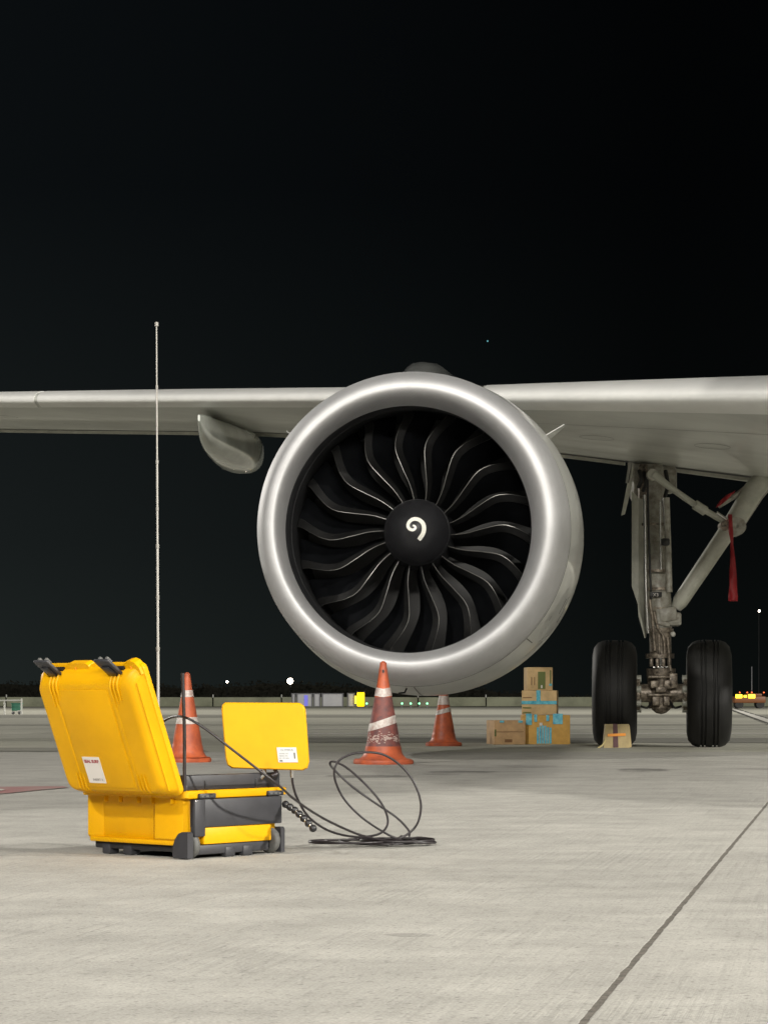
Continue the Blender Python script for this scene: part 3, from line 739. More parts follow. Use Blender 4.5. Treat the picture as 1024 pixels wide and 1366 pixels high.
# door panel along the leg (outboard side)
def gF(x, y, d): return G(x, y, d)
mb = MB(); fl = [(842, 655, -.04), (842, 782, -.04), (850, 806, -.10), (851, 822, -.11), (859, 851, -.04)]; mid = [(851, 664, -.12), (851, 800, -.12), (853, 818, -.12), (856, 830, -.10), (860, 851, -.04)]; fr = [(861, 668, .05), (862, 800, .05), (862, 825, .05), (862, 838, .03), (861, 851, .0)]
v2 = []
for a_, b_, c_ in zip(fl, mid, fr): v2 += [G(*a_), G(*b_), G(*c_), G(c_[0], c_[1], c_[2] + .03), G(b_[0], b_[1], b_[2] + .04), G(a_[0] + .3, a_[1], a_[2] + .03)]
mb.add(v2, [[6 * i + k, 6 * i + (k + 1) % 6, 6 * i + 6 + (k + 1) % 6, 6 * i + 6 + k] for i in range(4) for k in range(6)] + [[0, 1, 2, 3, 4, 5], [24, 25, 26, 27, 28, 29]])
mb.build('gear_door', M['gear_light'], plane, ang=20)
MB().prism([(840, 617), (844, 617), (842, 650), (833, 686), (828, 688), (836, 645)], gF, .0, .08).build('door_link_panel', M['gear_light'], plane)
MB().tube([G(840, 617, -.02), G(836, 644, -.05)], .02, 10).build('door_link', M['steel'], plane)
# right-hand side: rods along the leg
for pts, r_, mm in (([(884, 664), (887, 700), (889, 722)], .020, 'steel'), ([(888, 664), (890, 720), (892, 790)], .035, 'gear'), ([(859, 660), (860, 720), (861, 790), (864, 845)], .018, 'steel'),
                    ([(863, 640), (865, 720), (868, 800)], .012, 'hose'), ([(880, 668), (880, 700), (881, 760)], .012, 'steel')):
    MB().tube(smooth_path([G(x, y, -.16) for x, y in pts], 6), r_, 10).build('brake_line', M[mm], leg)
MB().box(G(887, 723, -.18), (.09, .08, .08), bevel=.02).build('valve_block', M['hose'], leg)
MB().box(G(874, 793, -.17), (.13, .03, .06), bevel=.008).build('data_plate', M['hose'], leg)
text_mesh('X3', 'plate_lettering', .05, lambda x, y, z: G(874, 795.5, -.19) + Vector((x, -z, y)), M['label'], leg)
# hoses lower down
for pts in ([(872, 815), (876, 835), (884, 850), (886, 872)], [(866, 800), (870, 830), (873, 868)], [(878, 846), (879, 872)], [(890, 850), (892, 880), (894, 895)]):
    MB().tube(smooth_path([G(x, y, -.16) for x, y in pts], 8), .016, 10).build('brake_hose', M['gear_dirty'], leg)
for k in range(4): MB().box(G(868 + 8 * k, 884, -.13), (.04, .05, .09), bevel=.012).build('bolt_bracket', M['gear_dirty'], leg)
for k in range(4): MB().box(G(872 + 5.5 * k, 890, -.16), (.032, .03, .016), bevel=.004).build('bolt', M['steel'], leg)
# side-stay lug on leg
MB().box(G(889, 820, -.05), (.20, .2, .16), rot=Matrix.Rotation(R(-8), 3, 'Y'), bevel=.03).box(G(897, 826, -.05), (.17, .15, .15), bevel=.03).box(G(884, 832, -.13), (.14, .08, .05), rot=Matrix.Rotation(R(12), 3, 'Y'), bevel=.015).build('stay_lug', M['gear'], leg)
MB().ball(G(897, 846, -.1), .03, 10).build('landing_lamp', M['white'], leg)
# side stay (two halves) and lock stay
MB().tube([G(901, 812), G(906, 803), G(971, 706)], [.055, .085, .095], 20).build('side_stay', M['gear_light'], plane)
MB().tube([G(973, 706), G(1004, 655), G(1045, 604, .1)], [.11, .115, .11], 20).build('side_stay', M['gear_light'], plane)
MB().tube([G(983, 706, .16), G(1012, 662, .16), G(1045, 622, .2)], .045, 12).build('stay_tube', M['gear'], plane)
MB().lathe([(-.12, .02), (-.12, .10), (.12, .10), (.12, .02)], G(980, 703), (0, 1, 0), 24).build('stay_joint', M['gear'], plane)
MB().lathe([(-.1, .01), (-.1, .055), (.1, .055), (.1, .01)], G(965, 702, -.02), (0, 1, 0), 18).build('stay_pin', M['gear_dirty'], plane)
MB().tube([G(870, 632, -.2), G(893, 650, -.18), G(930, 676, -.15)], [.05, .035, .035], 12).tube([G(926, 673, -.15), G(940, 682, -.12)], .055, 12).tube([G(938, 680, -.12), G(968, 697, -.05)], .035, 12).build('lock_stay', M['gear_light'], plane)
MB().tube([G(955, 684, -.12), G(970, 694, -.1)], .018, 8).build('lock_spring', M['steel'], plane)
MB().tube([G(958, 676, -.05), G(985, 658, 0), G(1008, 642, .1)], [.02, .03, .04], 12).build('downlock_actuator', M['gear'], plane)
MB().lathe([(-.08, .0), (-.08, .06), (.08, .06), (.08, .0)], G(869, 634, -.14), (0, 1, 0), 20).build('stay_bracket', M['gear_light'], leg)
# axle, brakes
MB().tube([axc - S * .5, axc + S * .5], .10, 20).build('axle', M['gear_dirty'], leg)
MB().tube([G(881, 892), G(881, 945)], [.16, .13], 18).ball(G(881, 938), .12, 14).build('axle_housing', M['gear_dirty'], leg)
mbx = MB()
for (x_, y_, w, h) in ((881, 903, .28, .03), (872, 913, .09, .08), (890, 913, .09, .1), (881, 927, .3, .03), (874, 935, .08, .1), (888, 935, .07, .1), (897, 908, .09, .16), (881, 920, .12, .06)):
    mbx.box(G(x_, y_, -.17), (w, .08, h), bevel=.012)
mbx.build('torque_link_bracket', M['gear_dirty'], leg)
for sg in (-1, 1):
    c = axc + S * sg * .27
    MB().lathe([(-.035, .1), (-.035, .19), (.035, .19), (.035, .1)], c, S, 26).build('brake_disc', M['gear_dirty'], leg)
    for k in range(7):
        an = 2 * math.pi * (k + .25) / 7
        p = c + (A * math.cos(an) + Zv * math.sin(an)) * .17
        MB().tube([p - S * sg * .05, p + S * sg * .07], .042, 12).build('brake_piston', M['gear_light'], leg)
    for k in range(9):
        an = 2 * math.pi * k / 9; p = c + S * sg * .06 + (A * math.cos(an) + Zv * math.sin(an)) * .19
        MB().tube([p, p + S * sg * .12], .012, 6).build('torque_pin', M['steel'], leg)
    MB().tube(smooth_path([G(881 + sg * 12, 936, -.15), G(881 + sg * 18, 944, -.2), G(881 + sg * 27, 942, -.18)], 8), .012, 8).build('brake_hose', M['hose'], leg)
# wheels
TR = 1505.4 / 1505.4 * .585
def tyre(c):
    hw = .236; prof = [(-.12, .27), (-.19, .28), (-.225, .34), (-.238, .43), (-.222, .505), (-.178, .556), (-.13, .575)]
    def gr(x, w=.011, d=.024): return [(x - w, .583 - x * x * .35), (x - w * .7, .583 - d), (x + w * .7, .583 - d), (x + w, .583 - x * x * .35)]
    for x in (-.085, -.045): prof += gr(x)
    for x in (.045, .085): prof += gr(x)
    prof += [(.13, .575), (.178, .556), (.222, .505), (.238, .43), (.225, .34), (.19, .28), (.12, .27)]
    return MB().lathe(prof, c, S, 96)
for sg, px in ((-1, 820), (1, 944.5)):
    c = axc + S * sg * .505; c.z = .574
    w = tyre(c).build('wheel', M['rubber'], plane, ang=30)
    MB().lathe([(-.13, .02), (-.13, .12), (-.10, .16), (-.13, .26), (-.17, .285), (-.17, .27)][::1], c, S, 40).lathe([(.13, .02), (.13, .12), (.10, .16), (.13, .26), (.17, .285), (.17, .27)], c, S, 40).build('rim', M['cowl'], w)

# streamers hanging from the gear
def ribbon(pts, widths, name, label):
    pts = smooth_path(pts, 8); n = len(pts); mb = MB(); v2 = []
    for i, p in enumerate(pts):
        w = csm(widths, i / (n - 1)); wob = .02 * math.sin(i * .9)
        v2 += [p + Vector((-w / 2, wob, 0)), p + Vector((w / 2, -wob * .7, 0))]
    mb.add(v2, [[2 * i, 2 * i + 1, 2 * i + 3, 2 * i + 2] for i in range(n - 1)])
    o = mb.build(name, M['streamer'], fixn=False, ang=60)
    s_ = o.modifiers.new('s', 'SOLIDIFY'); s_.thickness = .004
    tag(o, label, 'streamer'); return o
ribbon([G(973, 686, -.2), G(974, 706, -.22), G(976, 735, -.22), G(977, 770, -.22), G(977, 802, -.22)], [(0, .04), (.3, .045), (.45, .03), (.6, .06), (1, .10)], 'warning_streamer', 'long red warning streamer hanging straight down from the gear side stay')
mb = MB(); pts = smooth_path([G(955, 675, -.2), G(962, 669, -.2), G(970, 663, -.22), G(979, 656, -.2)], 6); v2 = []
for i, p in enumerate(pts):
    t_ = i / (len(pts) - 1); w = .035 + .07 * math.sin(math.pi * min(1, t_ * 1.15)) ; nn = Vector((.45, 0, .9)).normalized()
    v2 += [p - nn * w / 2 + Vector((0, .015 * math.sin(i), 0)), p + nn * w / 2]
mb.add(v2, [[2 * i, 2 * i + 1, 2 * i + 3, 2 * i + 2] for i in range(len(pts) - 1)])
o = mb.build('lock_pin_flag', M['streamer'], fixn=False, ang=60); s_ = o.modifiers.new('s', 'SOLIDIFY'); s_.thickness = .004
tag(o, 'short red flag wrapped round the slanting rod under the wing', 'streamer')

# chock in front of the left wheel
Yk = FPX * CAM_H / (997.5 - 935)
t = thing('wheel_chock', 'wooden chock with a maroon stripe and orange tape before the left aircraft wheel', 'chock', P(823, 997.5, Yk))
def kF(x, y, d): return Vector(((x - 512) / FPX * Yk, Yk + d, CAM_H - (y - 935) / FPX * Yk))
def kprism(poly, d0, top_in):
    mb = MB(); n = len(poly)
    front = [kF(x, y, d0) for x, y in poly]; back = [kF(x, y, d0 + .18 - (0 if y > 985 else top_in)) for x, y in poly]
    for v in front:
        v.y += (v.z) * .25
    mb.add(front + back, [list(range(n))[::-1], [n + k for k in range(n)]] + [[k, (k + 1) % n, n + (k + 1) % n, n + k] for k in range(n)]); return mb
kprism([(804.5, 997.5), (838, 997.5), (838.5, 966), (807.5, 966)], -.02, 0).build('chock_body', M['wood'], t, ang=30)
kprism([(817, 997), (824, 997), (823.5, 965.6), (817.5, 965.6)], -.024, 0).build('stripe', M['maroon'], t, ang=30)
kprism([(810, 982.5), (834, 981.5), (834, 978), (810, 979)], -.028, 0).build('orange_tape', M['orange_tape'], t, ang=30)
kprism([(838.4, 997.5), (842, 996.5), (840, 968), (838.7, 966)], 0.0, 0).build('side_face', M['wood'], t, ang=30)
o = MB().tube(smooth_path([P(807, 987, Yk - .04), P(803, 994, Yk - .06), P(797, 998, Yk - .08), P(800, 999.3, Yk - .12), P(812, 999, Yk - .12)], 8), .010, 8).build('rope', M['rope'], t)

# ------------------------------------------------------------------ cardboard boxes
YB = FPX * CAM_H / (993 - 935)
def pb(px, Y=YB): return (px - 512) / FPX * Y
def zb(py, Y=YB): return CAM_H - (py - 935) / FPX * Y
def cbox(px0, px1, py0, py1, depth, dy, label, mt, rot=0.0):
    x0, x1, z0, z1 = pb(px0), pb(px1), max(0, zb(py0)), zb(py1)
    c = Vector(((x0 + x1) / 2, YB + dy + depth / 2, (z0 + z1) / 2))
    t = thing('cardboard_box', label, 'box', (c.x, c.y, z0), 'cardboard boxes stacked behind the engine')
    t.rotation_euler.z = rot
    WORLD[t] = Vector((c.x, c.y, z0))
    MB().box(c, (x1 - x0, depth, z1 - z0), bevel=.006).build('carton', M[mt], t, ang=30)
    return t, x0, x1, z0, z1, YB + dy
def patch(t, name, x0, x1, z0, z1, y, mm, th=.004):
    return MB().box(((x0 + x1) / 2, y - th / 2 - .001, (z0 + z1) / 2), (abs(x1 - x0), th, abs(z1 - z0)), bevel=.001, seg=1).build(name, M[mm], t, ang=30)
t, x0, x1, z0, z1, y = cbox(654, 696, 993, 961, .45, -.1, 'brown closed cardboard box standing alone on the ground left of the stack', 'card', R(9))
patch(t, 'flap_seam', x0 + .02, x1 - .02, zb(976.3), zb(975.8), y, 'ink_brown')
patch(t, 'printed_mark', pb(668), pb(678), zb(990), zb(986), y, 'ink_brown')
for a_, b_ in ((661, 667), (686, 692)): patch(t, 'blue_tape', pb(a_), pb(b_), zb(964), zb(961), y, 'tape')
patch(t, 'side_print', x0 + .001, x0 + .02, zb(982), zb(973), y, 'print')
t, x0, x1, z0, z1, y = cbox(697, 760, 993, 954, .45, 0, 'large ochre cardboard box with blue tape at the bottom of the stack', 'card3')
for k in range(6):
    xa = 715.5 + k * 3.4; patch(t, 'blue_tape', pb(xa), pb(xa + 2.6), zb(992), zb(968 + random.uniform(-1, 3)), y - .001 * (k % 2), 'tape')
for a_, b_, c_, d_ in ((701, 709, 967, 952), (712, 716, 963, 953), (728, 732, 962, 954), (737, 750, 966, 952)): patch(t, 'blue_tape', pb(a_), pb(b_), zb(c_), zb(d_), y - .002, 'tape')
patch(t, 'torn_label', pb(719), pb(723), zb(968), zb(964), y - .004, 'label')
t, x0, x1, z0, z1, y = cbox(698.5, 745, 953.4, 921, .40, .02, 'tan cardboard box banded with a cross of blue tape in the middle of the stack', 'card2', R(-7))
patch(t, 'blue_tape', x0 - .002, x1 + .002, zb(939.5), zb(935), y - .001, 'tape'); patch(t, 'blue_tape', pb(718), pb(723.5), zb(937), z1 + .002, y - .003, 'tape')
for yy in (945, 951.5): patch(t, 'printed_stripe', x0 + .012, pb(711), zb(yy), zb(yy - 1.6), y - .001, 'print')
patch(t, 'printed_stripe', x0 + .012, pb(712), zb(931), zb(930), y - .001, 'ink_brown')
t, x0, x1, z0, z1, y = cbox(702, 736, 920.8, 890, .32, .05, 'pale cardboard box with a dark green panel at the top of the stack', 'card2', R(4))
patch(t, 'green_panel', pb(716), pb(726), zb(919), zb(896), y - .001, 'print'); patch(t, 'printed_stripe', pb(732), pb(733.8), zb(915), zb(894), y - .001, 'print')
patch(t, 'torn_label', pb(720), pb(722), zb(918), zb(914), y - .004, 'label')
for xx in (707, 711): patch(t, 'printed_stripe', pb(xx), pb(xx + 1), zb(914), zb(903), y - .001, 'ink_brown')
patch(t, 'blue_tape', pb(731), pb(735), zb(915), zb(912), y - .003, 'tape')

# ------------------------------------------------------------------ traffic cones
def cone(px, py_tip, py_base, flange_w, label, segs, rot=0, X=None):
    Y = FPX * CAM_H / (py_base - 935); X = (px - 512) / FPX * Y; H = CAM_H - (py_tip - 935) / FPX * Y
    t = thing('traffic_cone', label, 'traffic cone', (X, Y, 0), 'orange traffic cones by the aircraft')
    k = H / .81; fw = flange_w / 2
    def rad(z):
        return csm([(0.03, .205 * k), (.055, .170 * k), (.09, .148 * k), (.16, .132 * k), (.5, .074 * k), (.75, .033 * k), (.80, .026 * k), (.81, .010)], min(max(z / k, .03), .81))
    # round-cornered flange
    mb = MB()
    def ringf(z, r, sq=.35):
        out = []
        for i in range(48):
            an = 2 * math.pi * i / 48; c_, s_ = math.cos(an), math.sin(an)
            m_ = 1 / max(abs(c_), abs(s_)); f_ = 1 + (min(m_, 1.18) - 1) * sq * 1.6
            out.append(Vector((X + r * f_ * math.cos(an + rot), Y + r * f_ * math.sin(an + rot), z)))
        return out
    mb.loft([ringf(0.0, fw * .98), ringf(.012, fw), ringf(.030, fw * .985), ringf(.038, fw * .93), ringf(.040, .21 * k, 0)])
    mb.build('base', M['orange'], t, ang=40)
    mats = []; mb = MB()
    zs = [.036 + (H - .036) * i / 60 for i in range(61)]
    rings = [[Vector((X + rad(z) * math.cos(2 * math.pi * i / 40), Y + rad(z) * math.sin(2 * math.pi * i / 40), z)) for i in range(40)] for z in zs]
    body_m = [M['orange'], M['faded']]
    o_ = len(mb.v); 
    for i in range(60):
        zc = (zs[i] + zs[i + 1]) / 2; mi = 0
        for sg_ in segs:
            za, zb_, nm = sg_[:3]
            if nm == 'faded' and za <= zc < zb_: mi = 1
        for j in range(40):
            j2 = (j + 1) % 40; mb.add([rings[i][j], rings[i][j2], rings[i + 1][j2], rings[i + 1][j]], [[0, 1, 2, 3]], mi)
    mb.add(rings[-1], [list(range(40))], 0)
    o = mb.build('cone_body', body_m, t, fixn=False); weld(o)
    for seg_ in segs:
        if seg_[2] != 'band': continue
        za, zb_, _, tilt, tl2 = seg_
        lo = []; hi = []; N = 64; rg = []
        for r_i in range(7):
            f_ = r_i / 6; rr = []
            for i in range(N):
                an = 2 * math.pi * i / N
                tl = tilt * math.cos(an) + tl2 * abs(math.cos(an))
                z = za + (zb_ - za) * f_ + tl
                rr.append(Vector((X + (rad(z) + .003) * math.cos(an), Y + (rad(z) + .003) * math.sin(an), z)))
            rg.append(rr)
        MB().loft(rg, False).build('reflective_band', M['band'], t)
    return t, X, Y, H, rad
def zpy(py, Y): return CAM_H - (py - 935) / FPX * Y
Y1 = FPX * CAM_H / (1019 - 935)
t1, X1, Y1, H1, rad1 = cone(511, 882, 1019, .455, 'tall grimy cone with two white bands standing in front of the engine intake',
     [(zpy(996, Y1), zpy(931, Y1), 'faded'), (zpy(930, Y1), zpy(919, Y1), 'band', 0.0, 0.012), (zpy(970, Y1), zpy(959.5, Y1), 'band', .036, .0)], rot=.25)
random.seed(5); mb = MB()
for i in range(150):
    an = random.uniform(math.pi * 1.0, math.pi * 2.0); z = random.gauss(zpy(985, Y1), .018); r_ = rad1(z) + .0015; s1, s2 = random.uniform(.004, .016), random.uniform(.002, .006)
    pts = []
    for k in range(6):
        b_ = 2 * math.pi * k / 6; aa = an + s1 * math.cos(b_) / r_; zz = z + s2 * math.sin(b_) * random.uniform(.6, 1.4)
        pts.append(Vector((X1 + r_ * math.cos(aa), Y1 + r_ * math.sin(aa), zz)))
    mb.add(pts, [list(range(6))])
o = mb.build('scuff_marks', M['scuff'], t1, smooth=False, fixn=False); o['kind'] = 'stuff'
mb = MB(); c = Vector((X1, Y1 - rad1(H1 - .10) - .002, H1 - .08)); mb.add([c + Vector((.008 * math.cos(k), 0, .014 * math.sin(k))) for k in [2 * math.pi * i / 10 for i in range(10)]], [list(range(10))]); mb.build('hole', M['hose'], t1, smooth=False)
Y2 = FPX * CAM_H / (1016.5 - 935)
cone(250, 897, 1016.5, .36, 'orange cone with two white bands standing behind the yellow case',
     [(zpy(930, Y2), zpy(921, Y2), 'band', 0, .004), (zpy(966, Y2), zpy(957, Y2), 'band', 0, .004)], rot=.6)
Y3 = FPX * CAM_H / (995 - 935)
cone(591.5, 906, 995, .40, 'clean orange cone standing under the engine beside the cardboard boxes',
     [(zpy(940, Y3), zpy(928, Y3), 'band', 0, .0), (zpy(951.5, Y3), zpy(945.5, Y3), 'band', .022, .0)], rot=.1)

# ================================================================== YELLOW CASE
C0 = Vector((-.6176, 7.10, 0)); TH = R(49)
U = Vector((math.cos(TH), math.sin(TH), 0)); V = Vector((-math.sin(TH), math.cos(TH), 0))
LU, LV = .441, .486
LVL = .462
def CU(u, v, z): return C0 + U * u + V * v + Zv * z
CM = Matrix(((U.x, V.x, 0, C0.x), (U.y, V.y, 0, C0.y), (0, 0, 1, 0), (0, 0, 0, 1)))
case = thing('equipment_case', 'open yellow wheeled equipment case with dark grey end panel and raised lid', 'case', CU(LU / 2, LV / 2, 0))
def cb(u0, u1, v0, v1, z0, z1, bev=.004, mi=0, mb=None, seg=2):
    mb = mb or MB(); return mb.box(((u0 + u1) / 2, (v0 + v1) / 2, (z0 + z1) / 2), (u1 - u0, v1 - v0, z1 - z0), bevel=bev, mi=mi, M4=CM, seg=seg)
# base shell: rounded plan outline, slight taper, recessed bays on the hinge side
def rrect(u0, u1, v0, v1, r, z, n=8):
    pts = []
    for (cu_, cv_, a0) in ((u1 - r, v1 - r, 0), (u0 + r, v1 - r, 90), (u0 + r, v0 + r, 180), (u1 - r, v0 + r, 270)):
        for k in range(n + 1):
            an = R(a0 + 90 * k / n); pts.append(CU(cu_ + r * math.cos(an), cv_ + r * math.sin(an), z))
    return pts
d_ = .028
base = MB()
base.loft([rrect(d_ + .012, LU - .02, .022, LV - .022, .02, .040), rrect(d_ + .004, LU - .014, .014, LV - .014, .022, .050), rrect(d_, LU - .010, .010, LV - .010, .024, .190)])
bshell = base.build('base_shell', M['yellow'], case)
def uvF(x, y, d): return CU(x, y, d)
for poly in ([(d_ + .01, .020), (.016, .028), (.010, .045), (.010, .150), (d_ + .002, .178), (d_ + .01, .178)],
             [(d_ + .01, .412), (d_ + .002, .412), (.010, .450), (.010, .466), (.016, .472), (d_ + .01, .474)]):
    mbp = MB(); n = len(poly)
    zs_ = [(.048, .016), (.056, .004), (.062, 0), (.190, 0)]
    mbp.loft([[CU(u + (ins if u < d_ else 0), v, z) for u, v in poly] for z, ins in zs_])
    mbp.build('side_pillar', M['yellow'], case, ang=30)
cb(.012, d_ + .01, .03, .462, .040, .056, .005).build('bottom_ledge', M['yellow'], case)
# rim
mbr = MB(); mbr.loft([rrect(0, LU + .020, 0, LV, .018, .190), rrect(-.002, LU + .022, -.002, LV + .002, .018, .193), rrect(-.002, LU + .022, -.002, LV + .002, .018, .211), rrect(.001, LU + .019, .001, LV - .001, .018, .214)])
mbr.build('rim', M['yellow'], case)
for v in (.06, .15, .215, .30, .37): cb(-.006, .012, v, v + .006, .172, .191, .001).build('rim_rib', M['yellow'], case)
for v in (.035, .10, .20, .30, .40): cb(-.012, .006, v, v + .022, .200, .220, .003).build('hinge_knuckle', M['yellow'], case)
cb(.02, LU - .02, .02, LV - .05, .214, .232, .004).build('equipment_tray', M['anthracite'], case)
cb(.022, LU + .006, .020, .060, .214, .262, .004).build('insert_panel', M['anthracite'], case)
for u in (.10, .33): cb(u, u + .006, .017, .021, .218, .245, .001).build('insert_slot', M['black'], case)
# dark end panel, latches, lower yellow kick panel
cb(.028, LU - .014, -.008, .012, .098, .187, .004).build('end_panel', M['anthracite'], case)
cb(.028, .075, -.012, .010, .070, .187, .004).build('end_panel_post', M['anthracite'], case)
for u in (.05, .36): cb(u, u + .072, -.012, .004, .189, .205, .003).build('latch', M['anthracite'], case)
for u in (.056, .366):
    for q in (0, 1, 2): cb(u + q * .02, u + q * .02 + .012, -.014, -.011, .193, .199, .0005).build('latch_button', M['wheel_grey'], case)
cb(.075, LU - .06, -.004, .012, .044, .097, .004).build('kick_panel', M['yellow'], case)
# chassis, feet, wheels
cb(.03, LU - .02, .012, LV - .03, .018, .042, .006).build('chassis', M['black'], case)
cb(.04, LU - .07, -.002, .02, .012, .043, .005).build('chassis_front', M['anthracite'], case)
for u, v in ((.05, .30), (.05, .40), (LU - .06, .40)): cb(u - .022, u + .02, v - .02, v + .02, .0, .040, .006).build('foot', M['anthracite'], case)
for u in (.17, .25): cb(u, u + .045, -.006, .02, .0, .034, .006).build('foot', M['anthracite'], case)
# wheel arches: plates with a rounded top
def arch(u0, u1):
    poly = [(-.012, .004), (.052, .004), (.056, .012), (.054, .040), (.046, .062), (.030, .080), (.014, .086), (-.006, .086), (-.012, .080)]
    return MB().prism(poly, lambda v, z, u: CU(u, v, z), u0, u1)
arch(-.004, .020).build('wheel_bracket', M['anthracite'], case, ang=30); arch(LU - .024, LU - .006).build('wheel_bracket', M['anthracite'], case, ang=30)
for u in (.026, LU - .052):
    w = MB().lathe([(0, .006), (0, .034), (.003, .040), (.008, .0425), (.018, .0425), (.023, .040), (.026, .034), (.026, .006)], CU(u, .026, .0425), U, 40).build('wheel', M['wheel_grey'], case)
    MB().lathe([(-.002, .004), (-.002, .014), (.028, .014), (.028, .004)], CU(u, .026, .0425), U, 20).build('hub', M['black'], w)
    cb(u + .029, u + .034, .012, .07, .01, .08, .002).build('wheel_fork', M['black'], case)
MB().ball(CU(.034, -.010, .182), .003, 8).build('screw', M['steel'], case)
# ball-jointed arm
arm = cb(LU - .002, LU + .012, .03, .07, .155, .20, .004).build('arm_socket', M['black'], case)
b0, b1 = P(381, 1073, 7.42), P(417.5, 1104, 7.30)
for k in range(7):
    p = b0.lerp(b1, k / 6) + Vector((0, 0, .006 * math.sin(k * .6))); MB().ball(p, .0125, 16).build('arm_ball', M['black'], arm)
    if k < 6: q = b0.lerp(b1, (k + .5) / 6) + Vector((0, 0, .006 * math.sin((k + .5) * .6))); MB().ball(q, .0075, 10).build('arm_link', M['steel'], arm)

# lid: raised, leaning back over the hinge side
AL = R(22)
Wd = Zv * math.cos(AL) - U * math.sin(AL); Nd = -(U * math.cos(AL) + Zv * math.sin(AL))
H0 = CU(-.004, 0, .208)
def LD(v, w, n): return H0 + V * v + Wd * w + Nd * n
def lrect(v0, v1, w0, w1, r, n_, seg=7):
    pts = []
    for (cv_, cw_, a0) in ((v1 - r, w1 - r, 0), (v0 + r, w1 - r, 90), (v0 + r, w0 + r, 180), (v1 - r, w0 + r, 270)):
        for k in range(seg + 1):
            an = R(a0 + 90 * k / seg); pts.append(LD(cv_ + r * math.cos(an), cw_ + r * math.sin(an), n_))
    return pts
LW = .440
mb = MB()
mb.loft([lrect(0, LVL, 0, LW, .02, .0), lrect(-.002, LVL + .002, -.002, LW + .002, .02, .004), lrect(-.002, LVL + .002, -.002, LW + .002, .02, .020), lrect(.004, LVL - .004, .004, LW - .006, .024, .023),
         lrect(.010, LVL - .006, .014, LW - .014, .028, .046), lrect(.030, LVL - .010, .030, LW - .040, .032, .068), lrect(.040, LVL - .014, .036, LW - .050, .032, .0715), lrect(.05, LVL - .02, .05, LW - .06, .03, .0725)])
lid = mb.build('lid', M['yellow'], case, ang=50)
def lb(v0, v1, w0, w1, n0, n1, bev=.002, seg=2, rot=None):
    LMx = Matrix(((V.x, Wd.x, Nd.x, H0.x), (V.y, Wd.y, Nd.y, H0.y), (V.z, Wd.z, Nd.z, H0.z), (0, 0, 0, 1)))
    return MB().box(((v0 + v1) / 2, (w0 + w1) / 2, (n0 + n1) / 2), (v1 - v0, w1 - w0, n1 - n0), bevel=bev, M4=LMx, seg=seg, rot=rot)
# raised lobes along the free edge of the lid
def lobe(poly, n0=.004, n1=.024): return MB().prism(poly, lambda v, w, n: LD(v, w, n), n0, n1)
LW_ = LW
lobe([(.000, LW_ - .03), (.003, LW_ - .008), (.018, LW_ + .010), (.034, LW_ + .016), (.054, LW_ + .014), (.074, LW_ - .002), (.088, LW_ - .02)], .004, .032).build('lid_lug', M['yellow'], lid, ang=25)
lobe([(.225, LW_ - .02), (.23, LW_ + .004), (.242, LW_ + .010), (.32, LW_ + .010), (.340, LW_ - .002), (.355, LW_ - .03)], .004, .032).build('lid_lug', M['yellow'], lid, ang=25)
# raised central field between the latch lines, double ribs
lb(.130, .366, .045, LW - .062, .070, .0755, .003).build('raised_panel', M['yellow'], lid)
lb(.106, .123, .040, LW - .055, .066, .0745, .0035).build('lid_rib', M['yellow'], lid)
lb(.373, .386, .040, LW - .055, .066, .0745, .0035).build('lid_rib', M['yellow'], lid)
for vv in (.076, .358):
    for q in (0, 1, 2):
        v0 = vv + q * .016
        MB().tube([LD(v0, LW - .012, .042), LD(v0, LW - .040, .070), LD(v0, LW - .058, .0755), LD(v0, LW - .100 - .01 * q, .0745)], [.0045, .005, .0045, .002], 10).build('lid_rib', M['yellow'], lid)
        MB().tube([LD(v0, .012, .040), LD(v0, .032, .068), LD(v0, .045, .0755), LD(v0, .092, .0745)], [.0045, .005, .0045, .002], 10).build('lid_rib', M['yellow'], lid)
# groove moulding along the right edge of the lid
MB().tube([LD(.012, .03, .049), LD(.012, LW - .05, .049)], .0025, 8).build('lid_moulding', M['yellow'], lid)
for vv in (.036, .29): MB().tube([LD(vv, LW - .002, .0335), LD(vv, LW - .02, .0345)], .0022, 8).build('lug_slot', M['orange_tape'], lid)
# open black latches projecting from the free edge
for vv in (.068, .350):
    mb = MB()
    RT = Matrix.Rotation(R(28), 3, 'X')
    lt = lb(vv - .004, vv + .062, LW - .012, LW + .066, .046, .056, .003, rot=None)
    # tilt outwards about the lid edge
    piv = LD(vv, LW - .008, .030)
    axv = V.normalized(); RM = Matrix.Rotation(R(-34), 4, axv)
    for v_ in lt.v: v_ -= piv; v_.xyz = (RM @ v_); v_ += piv
    la = lt.build('latch', M['anthracite'], lid, ang=30)
    lt2 = lb(vv + .012, vv + .046, LW - .014, LW + .040, .056, .062, .002)
    for v_ in lt2.v: v_ -= piv; v_.xyz = (RM @ v_); v_ += piv
    lt2.build('latch_lever', M['black'], lid, ang=30)
    for q in (.010, .042):
        hk = lb(vv + q, vv + q + .010, LW + .036, LW + .062, .034, .047, .003)
        for v_ in hk.v: v_ -= piv; v_.xyz = (RM @ v_); v_ += piv
        hk.build('latch_hook', M['wheel_grey'], lid, ang=30)
    MB().tube([LD(vv - .004, LW - .008, .034), LD(vv + .062, LW - .008, .034)], .008, 10).build('latch_pin', M['black'], lid)
# label on the lid
lv0, lw0 = .205, .055
lb(.258, .338, .060, .150, .0750, .0765, .0004, 1).build('label_plate', M['label'], lid, ang=20)
def LT(v, w): return lambda x, y, z: LD(v - x, w + y, .0768 + z)
text_mesh('SEAL SURF', 'label_lettering', .0145, LT(.298, .130), M['redink'], lid, bold=.0006)
text_mesh('INSERT X', 'label_lettering', .0115, LT(.292, .068), M['greyink'], lid)
